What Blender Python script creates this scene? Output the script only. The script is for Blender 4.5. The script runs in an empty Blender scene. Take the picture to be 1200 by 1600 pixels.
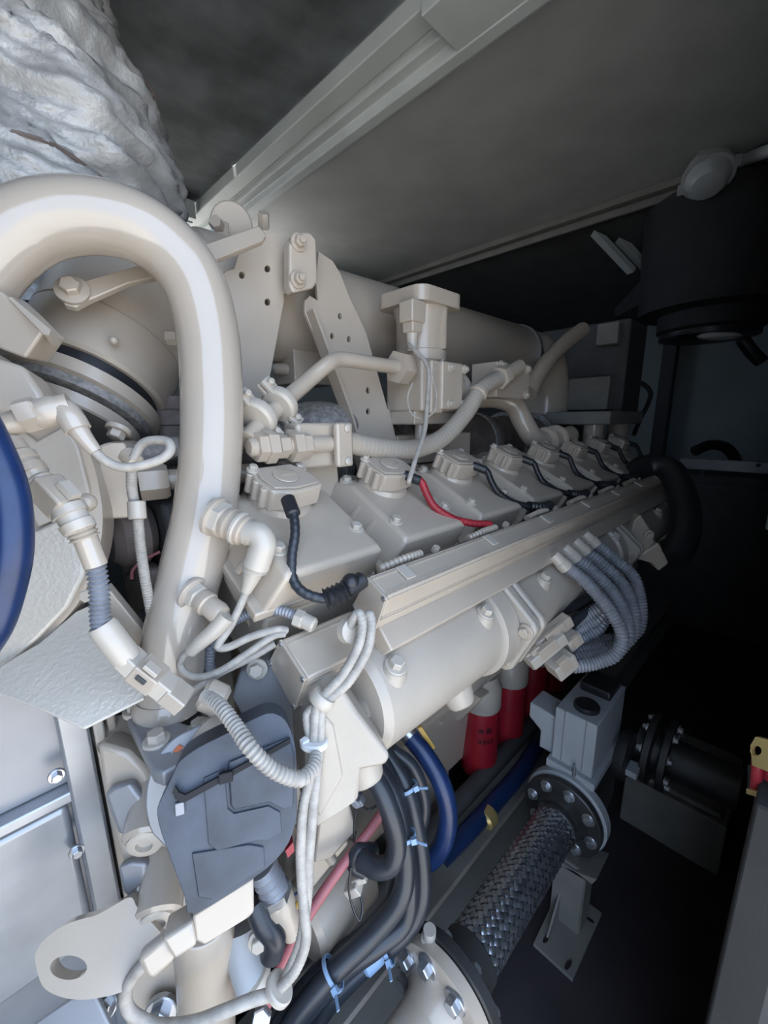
import bpy, bmesh, math, random
from mathutils import Vector, Matrix, noise
from mathutils.geometry import tessellate_polygon
random.seed(4)
scn = bpy.context.scene
COL = scn.collection

# ------------------------------------------------------------------ camera
FPX = 651.0                                   # focal length in pixels of a 1200 x 1600 frame
CX_ = Vector((680, 150, -FPX)).normalized()   # engine long axis seen from the camera
CY_ = Vector((-655, 138, -FPX)); CY_ = (CY_ - CX_ * CX_.dot(CY_)).normalized()
CZ_ = CX_.cross(CY_)
ROT = Matrix((CX_, CY_, CZ_))                 # camera space -> world
EYE = Vector((0, 0, 1.5))
cam_d = bpy.data.cameras.new('camera'); cam = bpy.data.objects.new('camera', cam_d); COL.objects.link(cam)
cam.matrix_world = Matrix.Translation(EYE) @ ROT.to_4x4()
cam_d.sensor_fit = 'VERTICAL'; cam_d.sensor_height = 36.0; cam_d.lens = FPX / 1600 * 36.0
cam_d.clip_start = 0.02; cam_d.clip_end = 200
scn.camera = cam

# ------------------------------------------------------------------ daylight and exposure
wd = bpy.data.worlds.new('sky'); scn.world = wd; wd.use_nodes = True
bg = wd.node_tree.nodes['Background']; bg.inputs[0].default_value = (0.54, 0.71, 1.0, 1); bg.inputs[1].default_value = 3.9
sun_d = bpy.data.lights.new('sun', 'SUN'); sun_d.energy = 19.0; sun_d.angle = math.radians(1); sun_d.color = (1, .97, .92)
sun = bpy.data.objects.new('sun', sun_d); COL.objects.link(sun); sun.location = (-2, -3, 5)
sun.rotation_euler = Vector((0.06, -0.10, -0.99)).to_track_quat('-Z', 'Y').to_euler()
scn.view_settings.view_transform = 'Standard'
try: scn.view_settings.look = 'None'
except Exception: pass
scn.view_settings.exposure = 0.1; scn.view_settings.gamma = 1.0; scn.view_settings.use_curve_mapping = False
scn.cycles.use_denoising = True
scn.cycles.max_bounces = 8; scn.cycles.diffuse_bounces = 5

# ------------------------------------------------------------------ helpers
def ray(px, py): return ROT @ Vector(((px - 600) / FPX, -(py - 800) / FPX, -1.0))
def at(px, py, d): return EYE + ray(px, py) * d
def aty(px, py, Y): r = ray(px, py); return EYE + r * (Y / r.y)
def atx(px, py, X): r = ray(px, py); return EYE + r * (X / r.x)
def atz(px, py, Z): r = ray(px, py); return EYE + r * ((Z - EYE.z) / r.z)
def onplane(pts, p0, n):
    out = []
    for x, y in pts:
        r = ray(x, y); out.append(EYE + r * ((p0 - EYE).dot(n) / r.dot(n)))
    return out
def pts3(l): return [at(*p) for p in l]
V = Vector
UX, UY, UZ = V((1, 0, 0)), V((0, 1, 0)), V((0, 0, 1))
TILT = math.radians(25)
BN = V((0, -math.sin(TILT), math.cos(TILT)))      # bank normal (up and towards the walkway)
BO = V((0, -math.cos(TILT), -math.sin(TILT)))     # bank outward
def frame(n, up=UZ):
    n = n.normalized(); u = up.cross(n)
    if u.length < 1e-4: u = UX.copy()
    u.normalize(); return u, n.cross(u), n
def spline(p, sub):
    if len(p) < 3 or sub < 2: return list(p)
    q = [p[0] * 2 - p[1]] + list(p) + [p[-1] * 2 - p[-2]]
    out = []
    for i in range(1, len(q) - 2):
        a, b, c, d = q[i - 1:i + 3]
        for k in range(sub):
            t = k / sub
            out.append(.5 * ((2 * b) + (c - a) * t + (2 * a - 5 * b + 4 * c - d) * t * t + (3 * b - a - 3 * c + d) * t ** 3))
    out.append(p[-1].copy()); return out
def resample(p, step):
    L = [0]
    for a, b in zip(p, p[1:]): L.append(L[-1] + (b - a).length)
    n = max(2, int(L[-1] / step)); out = []; j = 0
    for i in range(n + 1):
        s = L[-1] * i / n
        while j < len(p) - 2 and L[j + 1] < s: j += 1
        t = (s - L[j]) / max(1e-9, L[j + 1] - L[j]); out.append(p[j].lerp(p[j + 1], min(1, max(0, t))))
    return out

def smooth2(p, sub=4):        # closed smooth outline
    n = len(p); out = []
    for i in range(n):
        a, b, c, d = [V((*p[(i + k) % n], 0)) for k in (-1, 0, 1, 2)]
        for k in range(sub):
            t = k / sub; q = .5 * ((2 * b) + (c - a) * t + (2 * a - 5 * b + 4 * c - d) * t * t + (3 * b - a - 3 * c + d) * t ** 3)
            out.append((q.x, q.y))
    return out

class MB:
    def __init__(s): s.v = []; s.f = []
    def add(s, v, f):
        o = len(s.v); s.v += [V(x) for x in v]; s.f += [tuple(i + o for i in q) for q in f]; return s
    def box(s, c, size, ax=(UX, UY, UZ), top=1.0):
        a, b, n = [ax[i] * (size[i] / 2) for i in range(3)]; c = V(c)
        v = [c - a - b - n, c + a - b - n, c + a + b - n, c - a + b - n,
             c - a * top - b * top + n, c + a * top - b * top + n, c + a * top + b * top + n, c - a * top + b * top + n]
        return s.add(v, [(0, 3, 2, 1), (4, 5, 6, 7), (0, 1, 5, 4), (1, 2, 6, 5), (2, 3, 7, 6), (3, 0, 4, 7)])
    def prism(s, pts, vec, holes=()):
        loops = [list(pts)] + [list(h) for h in holes]
        n = V((0, 0, 0)); L = loops[0]
        for i in range(len(L)): n += L[i].cross(L[(i + 1) % len(L)])
        if n.dot(vec) < 0: loops[0].reverse()
        for k in range(1, len(loops)):
            n2 = V((0, 0, 0)); L = loops[k]
            for i in range(len(L)): n2 += L[i].cross(L[(i + 1) % len(L)])
            if n2.dot(vec) > 0: L.reverse()
        flat = [p for L in loops for p in L]; N = len(flat)
        nn = vec.normalized(); u, w, _ = frame(nn, UZ if abs(nn.z) < .9 else UX)
        f = []
        if len(loops) == 1 and N <= 4: f = [tuple(range(N, 2 * N)), tuple(reversed(range(N)))]
        else:
            tri = tessellate_polygon([[V((p.dot(u), p.dot(w), 0)) for p in L] for L in loops])
            for t in tri:
                a, b, c = [flat[i] for i in t]
                if (b - a).cross(c - a).dot(vec) < 0: t = (t[0], t[2], t[1])
                f.append(tuple(i + N for i in t)); f.append(tuple(reversed(t)))
        o = 0
        for L in loops:
            m = len(L)
            for i in range(m): j = (i + 1) % m; f.append((o + i, o + j, o + j + N, o + i + N))
            o += m
        return s.add(flat + [p + vec for p in flat], f)
    def lathe(s, p0, axis, prof, n=28, closed=True):
        u, w, a = frame(V(axis)); p0 = V(p0); v = []; f = []
        for h, r in prof:
            for k in range(n):
                t = 2 * math.pi * k / n; v.append(p0 + a * h + (u * math.cos(t) + w * math.sin(t)) * r)
        for i in range(len(prof) - 1):
            for k in range(n):
                l = (k + 1) % n; f.append((i * n + k, i * n + l, (i + 1) * n + l, (i + 1) * n + k))
        if closed:
            f.append(tuple(reversed(range(n)))); f.append(tuple(range((len(prof) - 1) * n, len(prof) * n)))
        return s.add(v, f)
    def cyl(s, p0, p1, r, r1=None, n=24):
        p0, p1 = V(p0), V(p1); return s.lathe(p0, p1 - p0, [(0, r), ((p1 - p0).length, r if r1 is None else r1)], n)
    def rod(s, p0, p1, r, c=.25, n=24):      # cylinder with chamfered ends
        p0, p1 = V(p0), V(p1); h = (p1 - p0).length; e = r * c
        return s.lathe(p0, p1 - p0, [(0, r - e), (e, r), (h - e, r), (h, r - e)], n)
    def tube(s, p, r, n=12, sub=8, prof=None):
        q = spline([V(x) for x in p], sub); m = len(q)
        rs = [(r[0] + (r[1] - r[0]) * i / (m - 1)) if isinstance(r, tuple) else r for i in range(m)]
        return s.sweep(q, rs, n)
    def sweep(s, q, rs, n=12):
        m = len(q); T = []
        for i in range(m): T.append((q[min(m - 1, i + 1)] - q[max(0, i - 1)]).normalized())
        u = T[0].orthogonal().normalized(); v = []; f = []
        for i in range(m):
            u = (u - T[i] * u.dot(T[i])).normalized(); w = T[i].cross(u)
            for k in range(n):
                t = 2 * math.pi * k / n; v.append(q[i] + (u * math.cos(t) + w * math.sin(t)) * rs[i])
        for i in range(m - 1):
            for k in range(n):
                l = (k + 1) % n; f.append((i * n + k, i * n + l, (i + 1) * n + l, (i + 1) * n + k))
        f.append(tuple(reversed(range(n)))); f.append(tuple(range((m - 1) * n, m * n)))
        return s.add(v, f)
    def corr(s, p, r, pitch=.006, depth=.14, n=12):   # corrugated conduit
        q = resample(spline([V(x) for x in p], 10), pitch / 4)
        rs = [r * (1 - depth * (0, .5, 1, .5)[i % 4]) for i in range(len(q))]
        return s.sweep(q, rs, n)
    def hexa(s, p, n, r, h):
        u, w, a = frame(V(n)); p = V(p); v = []
        for z, k in ((0, 1), (h * .85, 1), (h, .86)):
            for i in range(6):
                t = math.pi / 3 * i + .3; v.append(p + a * z + (u * math.cos(t) + w * math.sin(t)) * r * k)
        f = [tuple(range(12, 18)), tuple(reversed(range(6)))]
        for j in (0, 6):
            for i in range(6): k = (i + 1) % 6; f.append((j + i, j + k, j + k + 6, j + i + 6))
        return s.add(v, f)
    def bolt(s, p, n, r):
        p = V(p); n = V(n).normalized(); s.lathe(p - n * r * .3, n, [(0, r * 1.5), (r * .5, r * 1.5), (r * .6, r * 1.4)], 18)
        return s.hexa(p + n * r * .28, n, r, r * .95)
    def ball(s, c, r, ax=(UX, UY, UZ), nu=20, nv=12):
        if not isinstance(r, (tuple, list)): r = (r, r, r)
        c = V(c); v = []; f = []
        for j in range(nv + 1):
            ph = math.pi * j / nv
            for i in range(nu):
                t = 2 * math.pi * i / nu
                v.append(c + ax[0] * (r[0] * math.sin(ph) * math.cos(t)) + ax[1] * (r[1] * math.sin(ph) * math.sin(t)) - ax[2] * (r[2] * math.cos(ph)))
        for j in range(nv):
            for i in range(nu): k = (i + 1) % nu; f.append((j * nu + i, j * nu + k, (j + 1) * nu + k, (j + 1) * nu + i))
        return s.add(v, f)

ORG = {}
def link(name, mb, mat, parent=None, smooth=35, bevel=0, seg=2):
    lo = V((min(p[i] for p in mb.v) for i in range(3))); hi = V((max(p[i] for p in mb.v) for i in range(3)))
    org = (lo + hi) / 2; org.z = lo.z
    me = bpy.data.meshes.new(name); me.from_pydata([p - org for p in mb.v], [], mb.f); me.validate(); me.update()
    me.materials.append(mat)
    if smooth:
        for p in me.polygons: p.use_smooth = True
        me.set_sharp_from_angle(angle=math.radians(smooth))
    o = bpy.data.objects.new(name, me); COL.objects.link(o)
    if parent is not None: o.parent = parent; o.location = org - ORG[parent]
    else: o.location = org
    ORG[o] = org
    if bevel:
        m = o.modifiers.new('bevel', 'BEVEL'); m.width = bevel; m.segments = seg; m.limit_method = 'ANGLE'; m.angle_limit = math.radians(35)
        w = o.modifiers.new('normals', 'WEIGHTED_NORMAL'); w.keep_sharp = True
    return o
def struct(name, mb, mat, parent=None, **k):
    o = link(name, mb, mat, parent, **k)
    if parent is None: o['kind'] = 'structure'
    return o
def single(name, mb, mat, label, cat, group=None, **k):
    o = link(name, mb, mat, None, **k); o['label'] = label; o['category'] = cat
    if group: o['group'] = group
    return o
class Thing:
    def __init__(s, name, label, cat, group=None): s.n, s.l, s.c, s.g, s.e = name, label, cat, group, None
    def part(s, name, mb, mat, parent=None, label=None, kind=None, **k):
        if s.e is None:
            lo = V((min(p[i] for p in mb.v) for i in range(3))); hi = V((max(p[i] for p in mb.v) for i in range(3)))
            e = bpy.data.objects.new(s.n, None); COL.objects.link(e); e.empty_display_size = .03
            w = (lo + hi) / 2; w.z = lo.z; e.location = w; ORG[e] = w; s.e = e
            e['label'] = s.l; e['category'] = s.c
            if s.g: e['group'] = s.g
        o = link(name, mb, mat, parent or s.e, **k)
        if label: o['label'] = label
        if kind: o['kind'] = kind
        return o
    def bolts(s, lst, n, r, mat, parent=None, name='bolt'):
        for p in lst: s.part(name, MB().bolt(p, n, r), mat, parent)

# ------------------------------------------------------------------ materials
def mat(name, col, rough=.5, metal=0, var=.08, vscale=8, bump=0, bscale=200, coat=0, detail=4, spec=.5, col2=None):
    m = bpy.data.materials.new(name); m.use_nodes = True; nt = m.node_tree; N = nt.nodes; b = N['Principled BSDF']
    tc = N.new('ShaderNodeTexCoord'); nz = N.new('ShaderNodeTexNoise'); nz.inputs['Scale'].default_value = vscale; nz.inputs['Detail'].default_value = detail
    nt.links.new(tc.outputs['Object'], nz.inputs['Vector'])
    rp = N.new('ShaderNodeValToRGB'); rp.color_ramp.elements[0].position = .35; rp.color_ramp.elements[1].position = .65
    c = V(col); c2 = V(col2) if col2 else c * (1 - var)
    rp.color_ramp.elements[0].color = (*c2, 1); rp.color_ramp.elements[1].color = (*c, 1)
    nt.links.new(nz.outputs['Fac'], rp.inputs['Fac']); nt.links.new(rp.outputs['Color'], b.inputs['Base Color'])
    b.inputs['Roughness'].default_value = rough; b.inputs['Metallic'].default_value = metal
    b.inputs['Specular IOR Level'].default_value = spec; b.inputs['Coat Weight'].default_value = coat; b.inputs['Coat Roughness'].default_value = .12
    if bump:
        n2 = N.new('ShaderNodeTexNoise'); n2.inputs['Scale'].default_value = bscale; n2.inputs['Detail'].default_value = 2
        nt.links.new(tc.outputs['Object'], n2.inputs['Vector'])
        bp = N.new('ShaderNodeBump'); bp.inputs['Strength'].default_value = bump; bp.inputs['Distance'].default_value = .002
        nt.links.new(n2.outputs['Fac'], bp.inputs['Height']); nt.links.new(bp.outputs['Normal'], b.inputs['Normal'])
    return m
BEIGE = (.45, .38, .305)
M = dict(
    paint=mat('engine_paint', BEIGE, .30, var=.07, bump=.06, bscale=260, coat=.4),
    gloss=mat('glossy_paint', (.43, .37, .305), .13, var=.05, bump=.05, bscale=120, coat=.6),
    cast=mat('cast_paint', (.42, .37, .31), .42, var=.1, bump=.22, bscale=150, coat=.15),
    rough=mat('orange_peel_paint', (.50, .46, .40), .16, var=.06, bump=.55, bscale=170, coat=.4),
    pale=mat('pale_paint', (.47, .42, .355), .36, var=.06, coat=.15),
    loom=mat('loom_sleeve', (.41, .375, .33), .55, var=.25, vscale=60, bump=.3, bscale=400),
    grey=mat('beam_paint', (.58, .60, .57), .5, var=.12, vscale=5),
    ceil=mat('ceiling_panel', (.50, .50, .475), .6, var=.16, vscale=4, bump=.15, bscale=500),
    dark=mat('dark_liner', (.12, .13, .135), .8, var=.65, vscale=5, bump=.4, bscale=60, detail=8),
    darkgrey=mat('dark_steel', (.06, .06, .06), .6, var=.3),
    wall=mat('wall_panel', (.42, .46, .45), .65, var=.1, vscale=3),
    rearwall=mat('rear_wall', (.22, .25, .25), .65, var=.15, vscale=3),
    floor=mat('floor_steel', (.035, .028, .032), .75, var=.3, vscale=6, bump=.2, bscale=120),
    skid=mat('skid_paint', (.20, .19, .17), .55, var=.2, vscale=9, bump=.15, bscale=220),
    ground=mat('concrete', (.46, .43, .38), .9, var=.2, vscale=2),
    blanket=mat('foil_blanket', (.54, .53, .51), .5, metal=.25, var=.35, vscale=14, bump=.9, bscale=130, detail=8),
    silver=mat('silver_sheet', (.42, .43, .45), .32, metal=.55, var=.25, vscale=7, bump=.12, bscale=40),
    silverd=mat('grey_sheet', (.30, .30, .31), .4, metal=.3, var=.15, vscale=7),
    rubber=mat('black_rubber', (.018, .019, .022), .42, var=.3, vscale=20, bump=.12, bscale=200),
    cable=mat('cable_jacket', (.030, .034, .042), .36, var=.3, vscale=14),
    blue=mat('blue_hose', (.010, .028, .095), .33, var=.3, vscale=30),
    red=mat('filter_red', (.30, .012, .022), .35, var=.15, vscale=12, coat=.2),
    redw=mat('red_sleeve', (.34, .02, .03), .45, var=.3, vscale=40),
    pink=mat('faded_red_hose', (.42, .13, .14), .5, var=.2),
    module=mat('module_plastic', (.060, .072, .095), .5, var=.5, vscale=14, bump=.15, bscale=300, detail=8),
    filter_print=mat('filter_print', (.07, .006, .012), .5),
    steel=mat('zinc_steel', (.55, .56, .58), .3, metal=.9, var=.2, vscale=30),
    bsteel=mat('black_steel', (.05, .05, .05), .4, metal=.4, var=.25),
    braid=mat('braid_wire', (.46, .49, .54), .25, metal=.9, var=.4, vscale=60),
    jamb=mat('dark_jamb', (.018, .018, .018), .8, var=.3, vscale=12, bump=.2, bscale=200),
    strap=mat('strap_black', (.01, .01, .012), .75),
    core=mat('braid_core', (.02, .02, .022), .6, var=.2),
    box=mat('actuator_grey', (.34, .36, .38), .5, var=.08, bump=.1, bscale=400),
    conduit=mat('grey_conduit', (.28, .29, .32), .42, metal=.2, var=.25, vscale=40),
    tie=mat('pale_blue_tie', (.27, .40, .58), .45, var=.1),
    yellow=mat('yellow_tag', (.50, .30, .05), .5, var=.15),
    zinc=mat('yellow_zinc', (.62, .48, .20), .35, metal=.6, var=.2),
    orange=mat('orange_print', (.6, .14, .04), .5), white=mat('white_print', (.75, .75, .75), .5),
    lamp=mat('lamp_glass', (.42, .43, .42), .4, var=.1),
    brown=mat('brown_lagging', (.20, .16, .14), .7, var=.4, vscale=20, bump=.4, bscale=90),
    weave=mat('grey_weave', (.30, .28, .26), .6, var=.5, vscale=90, bump=.8, bscale=220),
)

# ================================================================== the enclosure
X0, X1, Y0, Y1 = -2.4, 4.0, -0.06, 2.9
DOORX = 0.60                                       # the doorway runs from the end wall to this jamb
struct('floor', MB().box(((X0 + X1) / 2, (Y0 + Y1) / 2, -.03), (X1 - X0 + .2, Y1 - Y0 + .1, .06)), M['floor'])
struct('ground', MB().box((0, 0, -.10), (40, 50, .06)), M['ground'])
# ceiling: grey lined panel between the two cross beams, dark liner to the left, sloping soffit at the rear
struct('ceiling', MB().box(((1.2 + 2.66) / 2, (Y0 + Y1) / 2, 2.66), (1.46, Y1 - Y0, .05)), M['ceil'])
dl = [V((X0, Y0, 2.64)), V((1.06, Y0, 2.64))]
n1 = atz(368, 257, 2.64)
dl += [V((1.06, n1.y - .012, 2.64)), V((n1.x - .012, n1.y - .008, 2.64)), V((n1.x - .010, n1.y + .016, 2.64)), V((1.06, n1.y + .022, 2.64))]
n2 = atz(283, 311, 2.64)
dl += [V((1.06, 2.49, 2.64)), V((n2.x + .03, 2.49, 2.64)), V((n2.x + .012, n2.y - .014, 2.64)), V((n2.x - .03, n2.y - .004, 2.64)), V((n2.x - .04, 2.49, 2.64)), V((X0, 2.49, 2.64))]
struct('ceiling_liner', MB().prism(dl, V((0, 0, .006))), M['dark'])
struct('ceiling_edge_panel', MB().box(((X0 + 1.045) / 2, 2.71, 2.66), (1.045 - X0, .36, .05)), M['grey'])
struct('roof_skin', MB().box(((1.07 + X1) / 2, (Y0 + Y1) / 2, 2.72), (X1 - 1.07, Y1 - Y0, .02)), M['darkgrey'])
struct('ceiling_soffit', MB().prism([V((2.68, Y0, 2.62)), V((X1, Y0, 2.25)), V((X1, Y0, 2.32)), V((2.68, Y0, 2.69))], V((0, Y1 - Y0, 0))), M['darkgrey'])
# stepped cross beam over the engine
def beam(name, xs, mat_):
    m = MB()
    prof = [V((x, Y0, z)) for x, z in xs]; m.prism(prof, V((0, 2.96, 0)))
    return struct(name, m, mat_, bevel=.004)
beam('trim_1', [(1.055, 2.638), (1.055, 2.585), (1.125, 2.585), (1.13, 2.60), (1.145, 2.60), (1.15, 2.575), (1.19, 2.575), (1.195, 2.545), (1.24, 2.545), (1.245, 2.575), (1.275, 2.575), (1.275, 2.59), (1.30, 2.59), (1.30, 2.638)], M['grey'])
struct('trim_2', MB().box((1.12, .42, 2.565), (.17, .96, .035)), M['grey'], bevel=.003)
struct('trim_3', MB().box(((X0 + 1.05) / 2, 2.51, 2.60), (1.05 - X0, .05, .09)).box(((X0 + 1.05) / 2, 2.56, 2.57), (1.05 - X0, .05, .04)), M['grey'], bevel=.003)
struct('trim_4', MB().box((2.655, 1.42, 2.615), (.05, 2.9, .035)).box((2.70, 1.42, 2.60), (.02, 2.9, .07)), M['skid'], bevel=.003)
vx0, vx1, vz0, vz1 = .2, 1.9, 2.0, 2.56        # high inlet opening added unseen in the far wall to light the ceiling
struct('wall_left', MB().prism([V((X0 - .05, Y1, 0)), V((X1 + .05, Y1, 0)), V((X1 + .05, Y1, 2.7)), V((X0 - .05, Y1, 2.7))], V((0, .06, 0)), [[V((vx0, Y1, vz0)), V((vx1, Y1, vz0)), V((vx1, Y1, vz1)), V((vx0, Y1, vz1))]]), M['wall'], smooth=0)
wn = struct('unseen_inlet_1', MB().prism([V((vx0 - .04, Y1 - .01, vz0 - .04)), V((vx1 + .04, Y1 - .01, vz0 - .04)), V((vx1 + .04, Y1 - .01, vz1 + .04)), V((vx0 - .04, Y1 - .01, vz1 + .04))], V((0, .02, 0)), [[V((vx0, Y1 - .01, vz0)), V((vx1, Y1 - .01, vz0)), V((vx1, Y1 - .01, vz1)), V((vx0, Y1 - .01, vz1))]]), M['grey'], smooth=0)
for k in range(3): link('louvre_blade', MB().box(((vx0 + vx1) / 2, Y1 + .03, vz0 + .09 + .18 * k), (vx1 - vx0, .07, .006), (UX, V((0, .92, -.39)), V((0, .39, .92)))), M['grey'], wn)
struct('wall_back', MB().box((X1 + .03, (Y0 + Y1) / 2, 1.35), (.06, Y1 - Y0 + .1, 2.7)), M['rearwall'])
struct('wall_right_front', MB().box(((X0 - .75) / 2, Y0 - .03, 1.35), (-X0 - .75, .06, 2.7)), M['wall'])
struct('wall_front', MB().box((X0 - .03, (Y0 + Y1) / 2, 1.35), (.06, Y1 - Y0, 2.7)), M['wall'])
struct('wall_right', MB().box(((DOORX + X1) / 2, Y0 - .03, 1.35), (X1 - DOORX, .06, 2.7)), M['darkgrey'])
struct('trim_5', MB().box((DOORX + .04, Y0 + .02, .525), (.08, .05, 1.05)), M['jamb'], bevel=.003)
struct('trim_6', MB().box(((X0 + DOORX) / 2, Y0 - .03, 2.63), (DOORX - X0, .06, .14)), M['grey'])

# column and fittings on the back wall
t = Thing('wall_column', 'black upright column in front of the dim rear wall', 'column')
t.part('post', MB().box((3.9, .86, 1.72), (.09, .09, 1.15)), M['rubber'], bevel=.004)
t.part('base_plate', MB().box((3.9, .86, 1.15), (.16, .16, .03)), M['rubber'])
t = Thing('rear_cabinet', 'dark cabinet below the pale rail at the rear wall', 'cabinet')
t.part('body', MB().box((3.74, .45, .56), (.40, 1.0, 1.12)), M['darkgrey'], bevel=.01)
t.part('door', MB().box((3.53, .45, .56), (.02, .9, 1.0)), M['darkgrey'], bevel=.005)
p = atx(1128, 727, 3.5)
t = Thing('pale_rail', 'pale metal bar lying across the top of the rear cabinet', 'rail')
t.part('bar', MB().box((3.5, p.y, p.z), (.05, .46, .07)), M['silver'], bevel=.003)
t.part('hole_plug', MB().cyl((3.47, p.y - .18, p.z + .015), (3.476, p.y - .18, p.z + .015), .012), M['rubber'])
t.part('upright', MB().box((3.52, p.y + .1, (p.z + 1.1) / 2 - .01), (.03, .03, max(.02, p.z - 1.1))), M['darkgrey'])
q = aty(1186, 745, .08)
single('meter_box', MB().box((2.2, .03, 1.32), (.5, .09, .42)).box((2.2, -.02, 1.32), (.3, .08, .2)), M['wall'], 'pale grey meter box on the right wall beside the pale rail', 'box', bevel=.006)
w = pts3([(1085, 705, 2.9), (1110, 695, 2.9), (1135, 700, 2.9), (1150, 722, 2.9), (1150, 760, 2.9)])
single('black_loop_hose', MB().tube(w, .035, 12), M['rubber'], 'black hose arching over the pale rail at the rear', 'hose')

# bulkhead lamp with conduit under the ceiling beam
c = at(1106, 277, 1.85)
t = Thing('bulkhead_lamp', 'round grey bulkhead lamp fixed under the rear ceiling beam', 'lamp')
dn = V((-.5, -.15, -.85)).normalized()
t.part('housing', MB().lathe(c - dn * .075, dn, [(0, .07), (.015, .085), (.05, .09), (.06, .1), (.075, .1)], 32), M['lamp'])
t.part('glass', MB().lathe(c - dn * .0, dn, [(0, .085), (.03, .08), (.055, .06), (.065, .02)], 32), M['lamp'])
for k in range(4):
    u, w_, _ = frame(dn); a = k * math.pi / 2 + .4
    t.part('lug', MB().box(c + (u * math.cos(a) + w_ * math.sin(a)) * .1 - dn * .01, (.03, .03, .03), (u, w_, dn)), M['lamp'])
t.part('gland', MB().cyl(at(1140, 262, 1.87), at(1150, 255, 1.87), .035), M['darkgrey'])
t.part('conduit', MB().tube(pts3([(1145, 258, 1.87), (1170, 247, 1.8), (1230, 225, 1.62)]), .025), M['lamp'])
t.part('mounting_arm', MB().box(c + V((.03, .0, .13)), (.06, .06, .20)), M['darkgrey'])

# black ventilator drum hanging at the right
t = Thing('ventilator_drum', 'black drum hanging under the ceiling on the right with a pale lens below', 'ventilator')
c = at(1118, 440, 2.2)
t.part('drum', MB().lathe(c - UZ * .26, UZ, [(0, .20), (.02, .24), (.10, .24), (.11, .34), (.62, .36), (.64, .33)], 40), M['jamb'])
t.part('rim', MB().lathe(c - UZ * .285, UZ, [(0, .20), (.005, .225), (.03, .225), (.035, .2)], 40), M['rubber'])
t.part('lens', MB().ball(at(1124, 525, 2.05), (.11, .035, .02), (V((.71, -.7, 0)), V((.7, .71, 0)), UZ)), M['lamp'])
for k in (-1, 1): t.part('hanger', MB().box(c + V((.2 * k, -.2 * k, .45)), (.04, .04, .5)), M['darkgrey'])
t.part('hose_tail', MB().tube(pts3([(1160, 530, 2.1), (1175, 550, 2.1), (1190, 565, 2.1)]), .03), M['rubber'])
# dark hood with struts between beam and drum
t = Thing('duct_hood', 'dark sheet hood with two slanted struts behind the ceiling beam', 'hood')
hp = onplane([(1000, 330), (1220, 240), (1220, 470), (1010, 470)], at(1100, 380, 2.75), V((-.7, -.7, .1)))
t.part('sheet', MB().prism(hp, V((.35, .3, 0))), M['darkgrey'])
for x0 in (912, 940):
    a, b = at(x0, 344, 2.45), at(x0 + 75, 424, 2.6)
    u, w_, n_ = frame((b - a)); t.part('strut', MB().box((a + b) / 2, (.05, .03, (b - a).length), (u, w_, n_)), M['wall'])

# right side: jamb fitting with red insulators on a zinc bracket
t = Thing('zinc_latch', 'yellow zinc bracket holding red cylinders at the right edge', 'latch')
pn = V((-.75, .6, 0)).normalized(); p0 = at(1190, 1200, .515)
out = onplane([(1172, 1165), (1180, 1151), (1215, 1160), (1215, 1212), (1175, 1196)], p0, pn)
hol = onplane([(1181 + 9 * math.cos(a), 1173 + 8 * math.sin(a)) for a in [k * .628 for k in range(10)]], p0 - pn * 0, pn)
t.part('bracket', MB().prism(out, pn * -.006, [hol]), M['zinc'], bevel=.001)
for x in (1184, 1201, 1216): t.part('insulator', MB().rod(at(x, 1186, .526), at(x - 3, 1236, .533), .006, .4), M['redw'])
t.part('tray', MB().prism(onplane([(1166, 1232), (1230, 1252), (1230, 1262), (1166, 1240)], at(1190, 1240, .515), pn), pn * -.03), M['zinc'])
t.part('back_plate', MB().prism(onplane([(1168, 1195), (1230, 1210), (1230, 1250), (1168, 1234)], at(1190, 1200, .546), pn), pn * -.006), M['bsteel'])

# ================================================================== skid and engine body
t = Thing('skid_beam', 'long dull steel skid rail along the engine foot beside the braided hose', 'beam')
t.part('top_flange', MB().box((1.6, .62, .19), (4.4, .17, .02)), M['skid'], bevel=.003)
t.part('web', MB().box((1.6, .66, .10), (4.4, .02, .16)), M['skid'])
t.part('bottom_flange', MB().box((1.6, .62, .012), (4.4, .17, .02)), M['skid'])
t = Thing('oil_pan', 'beige sump casting under the engine beside the red filters', 'oil pan')
t.part('body', MB().prism([V((.38, .74, .26)), V((.38, 1.6, .26)), V((.38, 1.6, .62)), V((.38, .70, .62))], V((1.97, 0, 0))), M['paint'], bevel=.02)
t.part('flange', MB().box((1.37, 1.12, .63), (1.98, .9, .03)), M['paint'], bevel=.004)
for k in range(9): t.part('bolt', MB().bolt((.5 + k * .22, .71, .55), V((0, -1, 0)), .009), M['paint'])
for x in (.9, 2.): t.part('foot', MB().box((x, .85, .13), (.3, .2, .26)), M['paint'])
t = Thing('engine_block', 'beige engine block casting below the row of rocker covers', 'engine')
t.part('crankcase', MB().prism([V((.32, .66, .645)), V((.32, 1.74, .645)), V((.32, 1.74, 1.0)), V((.32, 1.55, 1.2)), V((.32, 1.2, 1.05)), V((.32, .75, 1.22)), V((.32, .58, 1.03))], V((2.08, 0, 0))), M['cast'], bevel=.01)
cen = V((1.28, .585, 1.20))
t.part('cylinder_head', MB().box(cen + V((.01, .06, .028)) - BN * .05, (2.02, .20, .14), (UX, BO, BN)), M['cast'], bevel=.006)
t.part('far_head', MB().box((1.28, 1.72, 1.16), (2.06, .25, .16), (UX, V((0, .9, -.42)), V((0, .42, .9)))), M['cast'])
t.part('end_plate', MB().prism([V((2.4, .6, .645)), V((2.4, 1.8, .645)), V((2.4, 1.7, 1.25)), V((2.4, .7, 1.25))], V((.25, 0, 0))), M['cast'], bevel=.02)
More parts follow.
